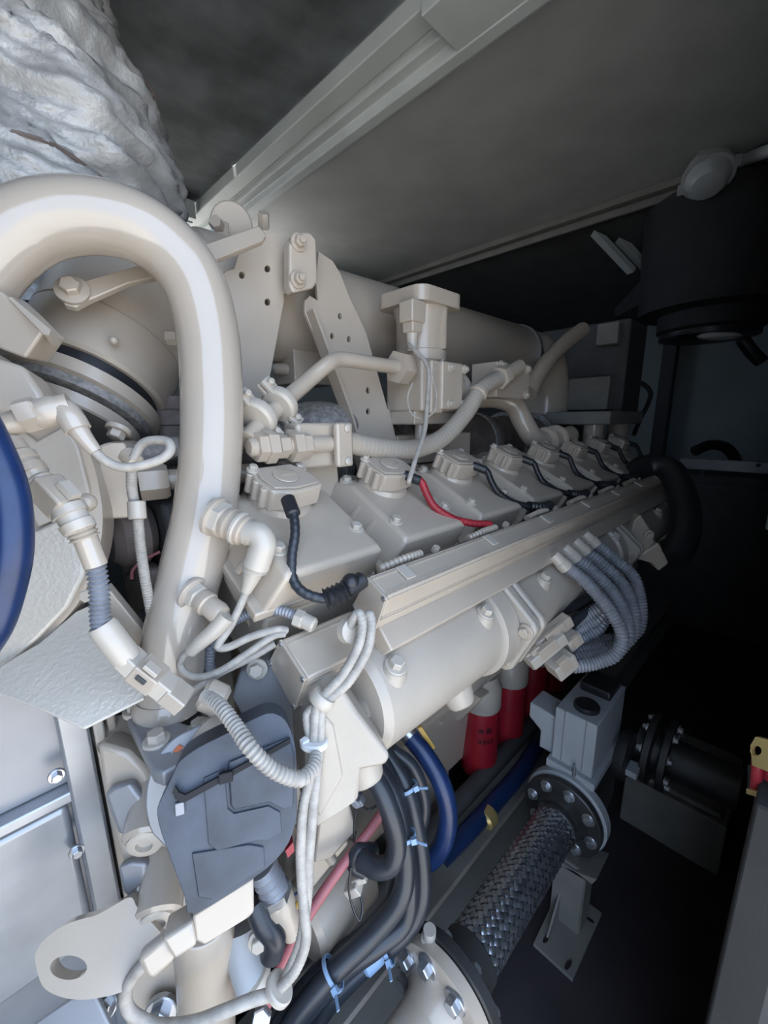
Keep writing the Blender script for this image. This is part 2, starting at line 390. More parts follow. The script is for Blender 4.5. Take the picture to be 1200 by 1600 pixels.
for k in range(8):
    t.part('port_boss', MB().rod(V((.40 + k * .255, .93, 1.20)), V((.40 + k * .255, .75, 1.335)), .05), M['cast'])
# valley clutter: a lagged exhaust log under the duct
t = Thing('exhaust_log', 'dark lagged exhaust log lying in the valley behind the rocker covers', 'exhaust')
t.part('log', MB().lathe((.35, 1.0, 1.40), UX, [(0, .09), (.02, .11)] + [(.05 + .1 * k, .115 + .01 * math.sin(k * 1.9)) for k in range(19)] + [(2.0, .11), (2.02, .08)], 26), M['brown'])
for k in range(8): t.part('saddle', MB().lathe((.46 + k * .255, 1.0, 1.40), UX, [(0, .11), (.005, .13), (.03, .13), (.035, .11)], 26), M['weave'])

# ------------------------------------------------------------------ side manifold in flanged lengths
MY, MZ = .475, 1.055
def octo(x, w=1):
    return [V((x, MY + w * a, MZ + w * b)) for a, b in ((-.125, .035), (-.13, .02), (-.085, -.075), (-.07, -.088), (.02, -.05), (.05, .03), (-.03, .1), (-.05, .1))]
for i, (xa, xb, lab) in enumerate(((.375, .785, 'front length of beige side manifold with casting bosses under the ignition rail'), (.815, 1.50, 'second length of beige side manifold behind the conduit bundle'), (1.53, 2.2, 'dim rear length of side manifold far down the rail'))):
    t = Thing('side_manifold', lab, 'manifold', 'side manifold lengths')
    r = .098
    t.part('pipe', MB().lathe((xa, MY, MZ), UX, [(0, r * .9), (.012, r), (xb - xa - .05, r), (xb - xa - .02, r * 1.04), (xb - xa, r * 1.04)], 40), M['cast'])
    t.part('end_flange', MB().prism(octo(xb - .03, 1.08), V((.026, 0, 0))), M['cast'], bevel=.006)
    t.part('end_flange', MB().prism(octo(xb + .004, 1.08), V((.02, 0, 0))), M['cast'], bevel=.006)
    t.part('collar', MB().lathe((xb - .085, MY, MZ), UX, [(0, r), (.006, r * 1.10), (.05, r * 1.12), (.056, r * 1.04)], 40), M['cast'])
    t.part('bolt', MB().bolt((xb - .032, MY - .118, MZ + .018), -UX, .011), M['paint'])
    t.part('bolt', MB().bolt((xb - .032, MY - .07, MZ - .07), -UX, .011), M['paint'])
    for k in range(8):
        x = .415 + k * .255
        if not xa < x < xb - .02: continue
        p = V((x, .402, 1.128)); d = V((0, -.42, .9)).normalized()
        bs = t.part('boss', MB().lathe(p - d * .075, d, [(0, .045), (.04, .030), (.07, .021), (.075, .019)], 24), M['cast'])
        t.part('bolt', MB().bolt(p, d, .012), M['pale'], bs)
        p = V((x - .05 + .0, .43, .965)); d = V((0, -.55, -.8)).normalized()
        t.part('lug', MB().lathe(p - d * .07, d, [(0, .062), (.05, .040), (.095, .027), (.10, .022)], 20), M['cast'])
# wedge casting that closes the front of the manifold
t = Thing('front_bracket_casting', 'beige angular casting under the near end of the side manifold', 'bracket')
ca = onplane([(490, 1100), (522, 1080), (540, 1082), (562, 1118), (612, 1182), (604, 1198), (566, 1205), (562, 1250), (492, 1296), (480, 1280), (478, 1180)], at(540, 1170, .588), V((-.60, -.78, .1)))
t.part('body', MB().prism(ca, V((.35, .9, .1)).normalized() * .12), M['cast'], bevel=.008)
cb = onplane([(508, 1120), (522, 1135), (537, 1215), (500, 1280), (490, 1262), (492, 1180)], at(540, 1170, .583), V((-.60, -.78, .1)))
t.part('rib_panel', MB().prism(cb, V((.35, .9, .1)).normalized() * .01), M['cast'], bevel=.004)

# ------------------------------------------------------------------ ignition rail and junction box
rp = [(.448, 1.265), (.406, 1.244), (.4315, 1.183), (.485, 1.205)]
t = Thing('ignition_rail', 'long ribbed beige ignition rail running beside the rocker covers', 'rail')
t.part('housing', MB().prism([V((.405, y, z)) for y, z in rp], V((1.86, 0, 0))), M['paint'], bevel=.003)
tv = (V((0, rp[1][0] - rp[0][0], rp[1][1] - rp[0][1]))); tn = V((0, -.447, .894)); fn = V((0, -.92, -.39))
for a in (.06, .16, .84, .93): t.part('rib', MB().box(V((1.335, rp[0][0], rp[0][1])) + tv * a + tn * .0005, (1.86, .0022, .003), (UX, tv.normalized(), tn)), M['paint'])
fv = V((0, rp[2][0] - rp[1][0], rp[2][1] - rp[1][1]))
for a in (.05, .62, .70): t.part('rib', MB().box(V((1.335, rp[1][0], rp[1][1])) + fv * a, (1.86, .0025, .003), (UX, fv.normalized(), V((0, -.92, -.39)))), M['paint'])
t.part('end_cap', MB().prism([V((.400, y, z)) for y, z in rp], V((.005, 0, 0))), M['gloss'], bevel=.001)
rc = [V((.40, y, z)) for y, z in rp]; mid = sum(rc, V()) / 4
for p in rc: t.part('screw', MB().lathe(p.lerp(mid, .16) + UX * .001, -UX, [(0, .0042), (.002, .0042), (.0032, .002)], 14), M['steel'])
t.part('skirt', MB().prism([V((.41, y, z)) for y, z in ((.4315, 1.184), (.405, 1.155), (.43, 1.13), (.50, 1.16), (.485, 1.205))], V((1.85, 0, 0))), M['paint'], bevel=.003)
for k in range(8):
    b = V((.50 + k * .255, .462, 1.262))
    t.part('clip', MB().box(V((.47 + k * .255, .431, 1.2595)), (.022, .03, .004), (UX, tv.normalized(), tn)), M['pale'], bevel=.001)
    t.part('plug', MB().corr([b + V((-.05, .012, -.004)), b + V((.0, .004, .004)), b + V((.05, .006, .002))], .0075, .009, .25, 12), M['paint'])
    t.part('nut', MB().hexa(b + V((.09, .006, -.004)), tn, .008, .012), M['paint'])
t = Thing('junction_box', 'short beige junction box below the near end of the ignition rail', 'box')
bp = [(.508, 1.185), (.445, 1.149), (.479, 1.082), (.547, 1.131)]
t.part('housing', MB().prism([V((.284, y, z)) for y, z in bp], V((.135, 0, 0))), M['paint'], bevel=.003)
t.part('end_cap', MB().prism([V((.279, y, z)) for y, z in bp], V((.005, 0, 0))), M['gloss'], bevel=.001)
rc = [V((.279, y, z)) for y, z in bp]; mid = sum(rc, V()) / 4
for p in rc: t.part('screw', MB().lathe(p.lerp(mid, .12) + UX * .001, -UX, [(0, .0042), (.002, .0042), (.0032, .002)], 14), M['steel'])
tv2 = V((0, bp[1][0] - bp[0][0], bp[1][1] - bp[0][1]))
for a in (.08, .17): t.part('rib', MB().box(V((.352, bp[0][0], bp[0][1])) + tv2 * a, (.13, .0025, .003), (UX, tv2.normalized(), tn)), M['paint'])
fv2 = V((0, bp[2][0] - bp[1][0], bp[2][1] - bp[1][1]))
for a in (.1, .2, .9): t.part('rib', MB().box(V((.352, bp[1][0], bp[1][1])) + fv2 * a, (.13, .0025, .003), (UX, fv2.normalized(), V((0, -.9, -.45)))), M['paint'])
t.part('mount_plate', MB().prism(onplane([(362, 1090), (375, 1050), (420, 1030), (470, 1110), (480, 1180), (400, 1160)], at(420, 1100, .66), V((-.6, -.75, .2))), V((.02, .03, 0))), M['silverd'], bevel=.003)
t.part('bolt', MB().bolt(at(402, 1045, .65), V((-.6, -.75, .2)), .011), M['pale'])
t.part('grommet', MB().lathe(at(545, 985, .61), V((-.1, -.9, .3)), [(0, .02), (.012, .018), (.014, .012)], 20), M['pale'])

# ------------------------------------------------------------------ rocker covers, one thing each
PITCH = .255
LBL = ['rocker cover nearest the arched pipe, first in the row', 'second rocker cover, the one with the red lead', 'third rocker cover, behind the one with the red lead', 'fourth rocker cover from the arched pipe', 'fifth rocker cover from the arched pipe', 'sixth rocker cover from the arched pipe, in deep shade', 'seventh rocker cover, nearly lost in the dark', 'last rocker cover at the dark rear end of the row']
def rocker(i):
    xc = .375 + PITCH * i; xa, xb = xc - .114, xc + .114
    t = Thing('rocker_cover', 'beige ' + LBL[i], 'engine cover', 'rocker covers along the near bank')
    prof = [(.726, 1.325), (.706, 1.372), (.655, 1.366), (.508, 1.290), (.500, 1.280), (.540, 1.205)]
    m = MB(); A = [V((xa, y, z)) for y, z in prof]; B = [V((xb, y, z)) for y, z in prof]
    A[1].x += .030; A[2].x += .034; A[3].x += .034; A[4].x += .03; B[1].x -= .006; B[2].x -= .006; B[3].x -= .008
    n = len(A); m.add(A + B, [tuple(range(n)), tuple(reversed(range(n, 2 * n)))] + [(k, k + n, (k + 1) % n + n, (k + 1) % n) for k in range(n)])
    body = t.part('body', m, M['paint'], bevel=.007, seg=3)
    fl = MB().prism([V((xa - .006, y, z)) for y, z in ((.735, 1.322), (.728, 1.334), (.528, 1.226), (.536, 1.21))], V((.240, 0, 0)))
    t.part('flange', fl, M['paint'], bevel=.003)
    for a in (.35, .6):
        yz = V((xa, .70, 1.335)).lerp(V((xa, .52, 1.25)), a)
        ra, rb = yz + V((.004, 0, 0)) - BN * .016, yz + V((.028, 0, 0)) + BN * .026; rd = (rb - ra).normalized(); rn = rd.cross(BO)
        t.part('rib', MB().box((ra + rb) / 2, (.006, .007, (rb - ra).length), (rn, BO, rd)), M['paint'], body)
    for dx, y, z in ((-.066, .545, 1.308), (.094, .552, 1.310), (-.066, .692, 1.372), (.092, .69, 1.370)):
        t.part('bolt', MB().bolt(V((xc + dx, y, z)), BN, .0095), M['pale'])
    # coil housing: octagonal box with fluted left side on a round neck
    c = V((xc + .004, .648, 1.366)); U = UX; W = BO
    t.part('neck', MB().lathe(c - BN * .03, BN, [(0, .064), (.02, .058), (.034, .052)], 28), M['paint'])
    def hexp(s, h): return [c + U * (a * s) + W * (b * s) + BN * h for a, b in ((-.048, -.040), (.038, -.044), (.057, -.012), (.055, .036), (.0, .045), (-.044, .036), (-.053, -.005))]
    cap = t.part('coil_cap', MB().prism(hexp(1, .002), BN * .040), M['paint'], bevel=.004)
    t.part('cap_plate', MB().prism(hexp(.86, .042), BN * .004), M['gloss'], cap, bevel=.002)
    e = c + BN * .047
    t.part('emblem', MB().lathe(e, BN, [(0, .023), (.0015, .022), (.002, .02)], 28), M['paint'], cap)
    t.part('emblem_bar', MB().box(e + U * .004 + BN * .002, (.030, .005, .002), (U, W, BN)), M['paint'], cap)
    for k in range(3): t.part('flute', MB().rod(c + U * -.05 + W * (-.028 + .024 * k) + BN * .004, c + U * -.05 + W * (-.028 + .024 * k) + BN * .04, .0068), M['paint'], cap)
    t.part('bolt', MB().bolt(c + U * -.044 + W * -.032 + BN * .044, BN, .0075), M['pale'])
    t.part('bolt', MB().bolt(c + U * .05 + W * -.032 + BN * .036, BN, .0085), M['pale'])
for i in range(8): rocker(i)
# ignition leads
a = pts3([(452, 786, .655), (459, 806, .645), (461, 835, .632), (456, 870, .62), (458, 905, .61), (475, 926, .605), (505, 935, .605), (530, 930, .61)])
t = Thing('ignition_lead', 'dark blue black spark lead dropping from the first rocker cover into a ribbed boot', 'cable', 'ignition leads')
t.part('sleeve', MB().corr(a, .0078, .011, .08), M['cable'])
t.part('boot', MB().rod(at(449, 778, .665), at(459, 806, .645), .0115), M['rubber'])
t.part('ribbed_boot', MB().corr(pts3([(508, 936, .607), (522, 931, .609), (540, 922, .615)]), .0165, .008, .2), M['rubber'])
t.part('tee', MB().rod(at(540, 924, .615), at(568, 904, .635), .0135).ball(at(548, 910, .62), .014), M['rubber'])
for i in range(1, 8):
    x = .375 + PITCH * i
    q = [V((x + .028, .592, 1.382)), V((x + .040, .572, 1.372)), V((x + .046, .560, 1.345)), V((x + .055, .545, 1.318)), V((x + .085, .52, 1.292)), V((x + .125, .495, 1.278)), V((x + .165, .475, 1.272))]
    nm = 'red sleeved spark lead on the second rocker cover' if i == 1 else 'black spark lead on the %s rocker cover of the row' % ('third', 'fourth', 'fifth', 'sixth', 'seventh', 'last')[i - 2]
    t = Thing('ignition_lead', nm, 'cable', 'ignition leads')
    t.part('sleeve', MB().corr(q, .0085, .011, .1), M['redw'] if i == 1 else M['rubber'])
    t.part('boot', MB().rod(q[0] + V((-.008, .012, .004)), q[1], .0105), M['rubber'])
    if i != 1: t.part('boot', MB().corr([q[5], q[6], q[6] + V((.05, 0, -.002))], .013, .01, .2), M['rubber'])

# ================================================================== intake duct, brackets and gas train on top
DY, DZ, DR = 1.06, 1.79, .135
t = Thing('intake_duct', 'thick beige duct running along the top of the engine behind the brackets', 'duct')
t.part('barrel', MB().lathe((.42, DY, DZ), UX, [(0, DR * .98), (.01, DR), (1.5, DR), (1.52, DR * .93)], 44), M['paint'])
t.part('elbow', MB().tube([V((1.9, DY, DZ - .02)), V((2.06, DY, DZ + .02)), V((2.18, DY - .02, DZ - .02)), V((2.24, DY - .02, DZ - .16)), V((2.25, DY - .02, DZ - .36))], .11, 28), M['paint'])
t.part('clamp_band', MB().lathe((1.9, DY, DZ), UX, [(0, .125), (.0, .14), (.03, .14), (.03, .125)], 40), M['steel'])
t.part('top_lug', MB().cyl(at(362, 352, 1.02), at(362, 352, 1.05), .05).box(at(345, 366, 1.0), (.03, .03, .05)), M['paint'], bevel=.003)
t.part('bolt', MB().hexa(at(341, 356, .99), V((-.6, -.8, .1)), .016, .03), M['paint'])
t.part('bolt', MB().hexa(at(412, 356, .93), V((-.3, -.6, .7)), .013, .03), M['paint'])
# compressor drum ahead of the duct
A, B = at(128, 630, .80), at(214, 462, .90); ax = (B - A).normalized(); L = (B - A).length
t = Thing('air_inlet_drum', 'beige drum with seam rings seen through the arched pipe', 'housing')
t.part('shell', MB().lathe(A + ax * .04, ax, [(0, .128), (.006, .134), (.095, .136), (.096, .132), (.099, .132), (.100, .136), (L - .05, .136), (L - .035, .122)], 56), M['paint'])
t.part('lower_ring', MB().lathe(A - ax * .012, ax, [(0, .128), (.004, .137), (.026, .137), (.03, .13)], 56), M['paint'])
t.part('gap_seal', MB().lathe(A + ax * .018, ax, [(0, .12), (.025, .12)], 48), M['rubber'])
t.part('flange', MB().lathe(A - ax * .03, ax, [(0, .09), (.004, .128), (.018, .128), (.02, .10)], 48), M['weave'])
t.part('base_flange', MB().lathe(A - ax * .055, ax, [(0, .06), (0, .112), (.003, .116), (.022, .116), (.025, .10)], 48), M['paint'])
u, w_, _ = frame(ax)
p = at(180, 538, .70)
t.part('rivet', MB().ball(at(178, 532, .716), .0075), M['paint'])
t.part('neck', MB().tube([B, B + ax * .05, at(255, 440, 1.0), V((.44, DY - .02, DZ)), V((.5, DY, DZ))], (.105, .125), 30), M['paint'])
t.part('bolt', MB().bolt(at(185, 672, .69), -ax, .013), M['paint'])
t.part('bolt', MB().hexa(at(262, 528, .80), V((.6, -.6, 0)), .014, .02), M['paint'])
# flat brace
t = Thing('flat_brace', 'flat beige brace bar bolted above the drum behind the arched pipe', 'brace')
n = V((-.35, -.85, .4)).normalized()
bl = onplane([(95, 462), (104, 445), (125, 440), (210, 416), (300, 388), (405, 352), (416, 366), (410, 376), (300, 420), (200, 442), (140, 468), (118, 480), (100, 476)], at(200, 430, .69), n)
t.part('bar', MB().prism(bl, n * -.012), M['paint'], bevel=.002)
t.part('washer', MB().lathe(onplane([(114, 456)], at(200, 430, .69), n)[0], n, [(0, .024), (.006, .024), (.007, .02)], 24), M['paint'])
t.part('bolt', MB().hexa(onplane([(114, 456)], at(200, 430, .69), n)[0] + n * .006, n, .014, .014), M['paint'])
# bracket plates
n = V((0, -1, 0)); Yp = .87
def circ(cx, cy, rx, ry, k=14): return [(cx + rx * math.cos(2 * math.pi * i / k), cy + ry * math.sin(2 * math.pi * i / k)) for i in range(k)]
t = Thing('plate_bracket', 'tapered beige plate bracket with a rounded head and three holes', 'bracket', 'duct brackets')
o = [(346, 432), (352, 424), (366, 420), (372, 400), (385, 381), (402, 369), (422, 363), (440, 365), (455, 372), (468, 384), (474, 400), (474, 452), (456, 457), (443, 459), (444, 470), (440, 490), (420, 600), (412, 640), (380, 648), (370, 630)]
P0 = at(420, 480, .90); pn = V((-.12, -.99, 0)).normalized()
t.part('plate', MB().prism(onplane(o, P0, pn), pn * -.010, [onplane(circ(x, y, 4.5, 5.5), P0, pn) for x, y in ((378, 430), (418, 420), (418, 472))]), M['paint'], bevel=.0015)
Pc = at(475, 410, .875); pd = [(452, 382), (458, 368), (474, 362), (487, 364), (495, 374), (497, 440), (490, 450), (458, 458), (452, 446)]
pad = t.part('clamp_pad', MB().prism(onplane(pd, Pc, pn), pn * -.03), M['paint'], bevel=.005, seg=3)
for x, y in ((466, 379), (465, 437)): t.part('bolt', MB().bolt(onplane([(x, y)], Pc, pn)[0] + pn * .001, pn, .012), M['paint']); t.part('stud', MB().cyl(onplane([(x, y)], Pc, pn)[0], onplane([(x, y)], Pc, pn)[0] + pn * .022, .006), M['paint'])
t = Thing('channel_bracket', 'long slanted beige channel bracket with five small holes', 'bracket', 'duct brackets')
o = [(497, 470), (484, 462), (476, 470), (476, 488), (490, 520), (540, 655), (562, 738), (622, 742), (628, 738), (606, 640), (572, 520), (545, 462), (532, 428), (520, 408), (498, 393), (494, 440)]
P0 = aty(560, 560, .83); pn2 = V((-.08, -.99, .08)).normalized()
t.part('plate', MB().prism(onplane(o, P0, pn2), pn2 * -.008, [onplane(circ(x, y, 3, 5), P0, pn2) for x, y in ((531, 494), (519, 525), (545, 530), (575, 610), (575, 643))]), M['paint'], bevel=.0015)
le = onplane([(478, 488), (490, 520), (540, 655), (562, 738)], P0, pn2)
t.part('left_flange', MB().prism(le + [p + pn2 * .03 for p in reversed(le)], UX * .006), M['paint'], smooth=0)
re_ = onplane([(606, 640), (628, 738)], P0, pn2)
t.part('right_gusset', MB().prism([re_[0], re_[1], re_[1] + V((.03, .05, 0))], V((.006, 0, 0))), M['paint'])
single('valley_block', MB().box(at(478, 578, 1.17), (.14, .10, .085)).rod(at(428, 576, 1.12), at(460, 578, 1.12), .015), M['paint'], 'small beige block with a rod in the gap between the two brackets', 'block', bevel=.003)
single('lagging_cloth', MB().ball(at(500, 665, 1.05), (.12, .08, .06)), M['weave'], 'crumpled grey lagging cloth below the slanted bracket', 'lagging')
# gas feed pipe
t = Thing('gas_feed_pipe', 'bent beige gas pipe crossing the slanted bracket into the valve', 'pipe')
gp = [aty(640, 576, .745), aty(600, 571, .745), aty(550, 563, .745), aty(528, 562, .745), aty(512, 569, .74), at(480, 596, .85), at(430, 640, .78), at(385, 688, .71)]
t.part('pipe', MB().tube(gp, .0165, 18), M['paint'])
for (x, y, d) in ((403, 652, .735), (437, 632, .785)):
    c = at(x, y, d); ax2 = (gp[-2] - gp[-1]).normalized(); u, w_, _ = frame(ax2)
    t.part('clamp', MB().lathe(c - ax2 * .012, ax2, [(0, .018), (.0, .029), (.004, .034), (.012, .036), (.020, .034), (.024, .029), (.024, .018)], 28), M['pale'])
    for s in (-1, 1):
        dirn = (V((.62, -.35, -.65)) if s > 0 else V((-.45, .3, .8))).normalized(); dirn = (dirn - ax2 * dirn.dot(ax2)).normalized()
        for o_ in (0, .014): t.part('ear', MB().box(c + dirn * .038 + ax2.cross(dirn) * o_, (.024, .008, .026), (ax2, ax2.cross(dirn), dirn)), M['pale'], bevel=.001)
        t.part('bolt', MB().rod(c + dirn * .04 - ax2.cross(dirn) * .012, c + dirn * .04 + ax2.cross(dirn) * .028, .006), M['pale'])
# gas metering valve
c = at(656, 474, 1.10); vx, vy, vz = c
t = Thing('gas_metering_valve', 'beige gas metering valve with a square cap standing above the rocker covers', 'valve')
rs = []
for cx_, cy_, a0 in ((.055, .05, 0), (-.055, .05, 90), (-.055, -.05, 180), (.055, -.05, 270)):
    for k in range(5): a = math.radians(a0 + 22.5 * k); rs.append(V((vx + cx_ + .032 * math.cos(a), vy + cy_ + .032 * math.sin(a), vz - .018)))
t.part('cap', MB().prism(rs, V((0, 0, .036))), M['paint'], bevel=.005, seg=3)
t.part('cap_lid', MB().prism([V((vx, vy, 0)) + (p - V((vx, vy, 0))) * .88 for p in rs], V((0, 0, .044))) if False else MB().prism([V((vx + (p.x - vx) * .86, vy + (p.y - vy) * .86, vz + .016)) for p in rs], V((0, 0, .006))), M['paint'], bevel=.002)
t.part('motor', MB().lathe((vx + .005, vy, vz - .150), UZ, [(0, .066), (.004, .070), (.028, .070), (.03, .066), (.10, .066), (.135, .075)], 40), M['paint'])
t.part('stop_fin', MB().box((vx + .015, vy - .068, vz - .07), (.006, .016, .10)), M['paint'])
t.part('socket', MB().box((vx - .088, vy - .052, vz - .045), (.05, .045, .05)).box((vx - .088, vy - .052, vz - .078), (.036, .036, .03)), M['paint'], bevel=.004)
t.part('socket_boot', MB().lathe((vx - .088, vy - .052, vz - .135), UZ, [(0, .012), (.02, .014), (.05, .016)], 16), M['pale'])
t.part('body', MB().box((vx + .01, vy - .01, vz - .215), (.17, .13, .13)), M['paint'], bevel=.008)
t.part('side_plate', MB().box((vx + .02, vy - .085, vz - .215), (.09, .03, .12)), M['paint'], bevel=.005)
t.part('side_plate', MB().box((vx - .035, vy - .08, vz - .22), (.05, .026, .13)), M['paint'], bevel=.005)
for dx, dz in ((-.012, .045), (.05, .045), (-.012, -.045), (.05, -.045)): t.part('bolt', MB().bolt((vx + .02 + dx, vy - .10, vz - .215 + dz), V((0, -1, 0)), .008), M['pale'])
t.part('outlet', MB().lathe((vx + .09, vy - .02, vz - .215), UX, [(0, .045), (.02, .05), (.035, .05), (.04, .04), (.07, .04)], 28), M['paint'])
t.part('outlet_ring', MB().lathe((vx + .125, vy - .02, vz - .215), UX, [(0, .035), (0, .05), (.012, .053), (.024, .05), (.024, .035)], 28), M['pale'])
t.part('lower_block', MB().box((vx + .02, vy, vz - .295), (.20, .11, .035)), M['paint'], bevel=.004)
g = gp[0]
t.part('hex_nut', MB().hexa(g + UX * -.05, UX, .040, .042), M['paint'])
t.part('collar', MB().lathe(g + UX * .022, UX, [(0, .03), (.03, .03)], 20), M['paint'])
t.part('stem', MB().cyl((vx - .03, vy - .03, vz - .35), (vx - .03, vy - .03, vz - .29), .014), M['paint'])
# pedestal under the valve
t = Thing('valve_pedestal', 'dim beige pedestal and shelf plate carrying the gas valve', 'bracket')
t.part('block', MB().box((vx + .13, vy + .08, vz - .385), (.36, .09, .085)), M['paint'], bevel=.004)
t.part('shelf', MB().box((vx + .17, vy + .04, vz - .44), (.52, .17, .018)), M['paint'], bevel=.002)
for dx in (0, .24): t.part('leg', MB().rod((vx - .02 + dx, vy + .01, vz - .52), (vx - .02 + dx, vy + .01, vz - .448), .032), M['gloss'])
for dx, sc in ((.0, 1), (.25, 1), (.5, 1)):
    t.part('runner', MB().tube([V((vx + dx + .0, vy + .14, vz - .47)), V((vx + dx, vy + .06, vz - .47)), V((vx + dx, vy - .02, vz - .52)), V((vx + dx, vy - .05, vz - .60))], .045, 18), M['paint'])
for dx in (-.05, .05, .3): t.part('bolt', MB().bolt((vx + dx, vy - .03, vz - .43), UZ, .009), M['pale'])
# valve outlet hose to the lower fitting
t = Thing('gas_hose', 'wrapped beige hose sweeping under the gas valve from the fittings by the arched pipe', 'hose')
Yh = .665
hs = [aty(545, 692, Yh), aty(590, 700, Yh), aty(640, 703, Yh), aty(690, 685, Yh), aty(728, 645, Yh), aty(752, 608, Yh), aty(780, 591, Yh)]
q = resample(spline(hs, 10), .004)
t.part('hose', MB().sweep(q, [.0225 + .0006 * math.sin(i * 2.1) for i in range(len(q))], 20), M['cast'])
d0 = (q[1] - q[0]).normalized()
t.part('end_sleeve', MB().lathe(q[0] - d0 * .045, d0, [(0, .021), (.006, .027), (.012, .023), (.06, .023)], 24), M['paint'])
k = int(len(q) * .80); dk = (q[k + 1] - q[k]).normalized()
t.part('clamp_band', MB().lathe(q[k], dk, [(0, .023), (.003, .027), (.012, .027), (.015, .023)], 24), M['paint'])
de = (q[-1] - q[-2]).normalized()
t.part('hex_nut', MB().hexa(q[-1] - de * .002, de, .034, .03), M['paint'])
t.part('tail', MB().cyl(q[-1] + de * .02, q[-1] + de * .12, .022), M['paint'])
a, b = aty(530, 692, Yh), aty(462, 697, Yh); 
t.part('pipe', MB().rod(aty(548, 692, Yh), aty(388, 699, Yh), .0165), M['paint'])
for x, r in ((398, .026), (412, .03), (432, .022), (452, .03), (466, .026)):
    p = aty(x, 698.5 - (x - 398) * .03, Yh); t.part('hex_nut', MB().hexa(p, UX, r, .022), M['paint'])
# bracket clamp on that pipe
t = Thing('pipe_saddle', 'beige saddle clamp with two screws holding the pipe below the slanted bracket', 'clamp')
p = aty(536, 695, Yh - .02)
t.part('front_half', MB().box(p, (.04, .016, .085)), M['paint'], bevel=.005)
t.part('back_half', MB().box(p + V((-.035, .045, 0)), (.11, .05, .085)), M['paint'], bevel=.006)
for s in (-1, 1): t.part('screw', MB().lathe(p + V((.004, -.008, .032 * s)), -UY, [(0, .008), (.004, .008), (.006, .005)], 18), M['pale'])
t.part('post', MB().prism([p + V((-.10, .06, -.03)), p + V((.03, .06, -.03)), p + V((.04, .06, -.14)), p + V((-.11, .06, -.14))], V((0, .02, 0))), M['paint'], bevel=.003)
# rear fitting plate, elbow pipe with band clamps
t = Thing('fitting_block', 'dim beige fitting block right of the gas valve with a hex nut', 'fitting')
p = at(783, 597, 1.32)
t.part('block', MB().box(p, (.20, .09, .10)), M['paint'], bevel=.003)
for dx, dz in ((.08, .04), (.08, -.04), (-.08, .04)): t.part('bolt', MB().bolt(p + V((dx, -.045, dz)), -UY, .009), M['pale'])
t = Thing('rear_elbow_pipe', 'dim beige s shaped pipe with two band clamps behind the middle rocker covers', 'pipe')
ep = pts3([(745, 622, 1.50), (775, 622, 1.50), (803, 632, 1.50), (818, 660, 1.50), (835, 685, 1.52), (860, 688, 1.58), (890, 680, 1.68)])
t.part('pipe', MB().tube(ep, .036, 22), M['paint'])
for x, y, d in ((852, 682, 1.55), (868, 678, 1.61)):
    ax2 = (ep[-1] - ep[-2]).normalized(); t.part('band', MB().lathe(at(x, y + 8, d) - ax2 * .01, ax2, [(0, .036), (0, .05), (.008, .054), (.02, .05), (.02, .036)], 28), M['paint'])
t.part('bolt', MB().cyl(at(845, 702, 1.52), at(880, 697, 1.62), .008), M['steel'])
t = Thing('slanted_pipe', 'dark slanted pipe rising behind the fitting block', 'pipe')
t.part('pipe', MB().tube(pts3([(828, 605, 1.75), (850, 572, 1.8), (878, 540, 1.9), (910, 515, 2.0)]), .035, 16), M['paint'])
t.part('collar', MB().cyl(at(828, 605, 1.75), at(822, 614, 1.74), .045), M['paint'])
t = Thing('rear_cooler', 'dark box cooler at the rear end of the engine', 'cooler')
t.part('core', MB().box((2.5, 1.0, 1.72), (.28, .6, .5)), M['darkgrey'], bevel=.01)
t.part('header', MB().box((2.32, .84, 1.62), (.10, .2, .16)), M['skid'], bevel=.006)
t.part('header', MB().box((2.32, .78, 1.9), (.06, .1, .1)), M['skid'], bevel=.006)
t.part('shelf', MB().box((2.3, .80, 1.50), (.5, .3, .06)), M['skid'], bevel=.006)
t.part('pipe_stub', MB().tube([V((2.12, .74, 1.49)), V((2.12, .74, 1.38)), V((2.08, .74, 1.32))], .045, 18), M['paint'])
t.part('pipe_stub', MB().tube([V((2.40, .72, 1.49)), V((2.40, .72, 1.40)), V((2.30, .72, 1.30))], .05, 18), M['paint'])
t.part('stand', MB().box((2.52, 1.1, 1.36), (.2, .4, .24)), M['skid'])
single('rear_wire_loop', MB().tube(pts3([(975, 598, 2.35), (1000, 598, 2.3), (1016, 612, 2.3), (1012, 632, 2.3), (1000, 655, 2.3), (990, 680, 2.3)]), .012, 8), M['rubber'], 'thin black wire loop in front of the rear wall beside the column', 'cable')
single('hooked_wire', MB().tube(pts3([(1052, 484, 3.0), (1030, 490, 3.0), (1010, 505, 3.0), (998, 520, 3.0)]), .022, 8), M['rubber'], 'short hooked black cable left of the column top', 'cable')
single('rear_hose', MB().tube(pts3([(975, 760, 1.7), (1005, 730, 1.75), (1045, 735, 1.7), (1066, 775, 1.6), (1070, 830, 1.5), (1050, 875, 1.45)]), .05, 14), M['rubber'], 'thick black hose curling round the dark rear end of the ignition rail', 'hose')
single('valve_wire', MB().tube([V((vx - .088, vy - .052, vz - .125)), at(640, 540, 1.0), at(662, 562, .98), at(670, 585, .97), at(668, 620, .96), at(664, 670, .93), at(650, 715, .88), at(640, 748, .85), at(638, 756, .86)], .0052, 10), M['loom'], 'thin beige wire hanging from the gas valve socket down across the hose', 'cable')
single('wire_loop', MB().tube(pts3([(692, 562, .975), (676, 585, .97), (682, 615, .965), (679, 642, .96), (660, 654, .96), (642, 645, .96), (637, 620, .965), (645, 598, .97)]), .0018, 6), M['loom'], 'thin looped lead seal wire in front of the gas valve', 'wire')

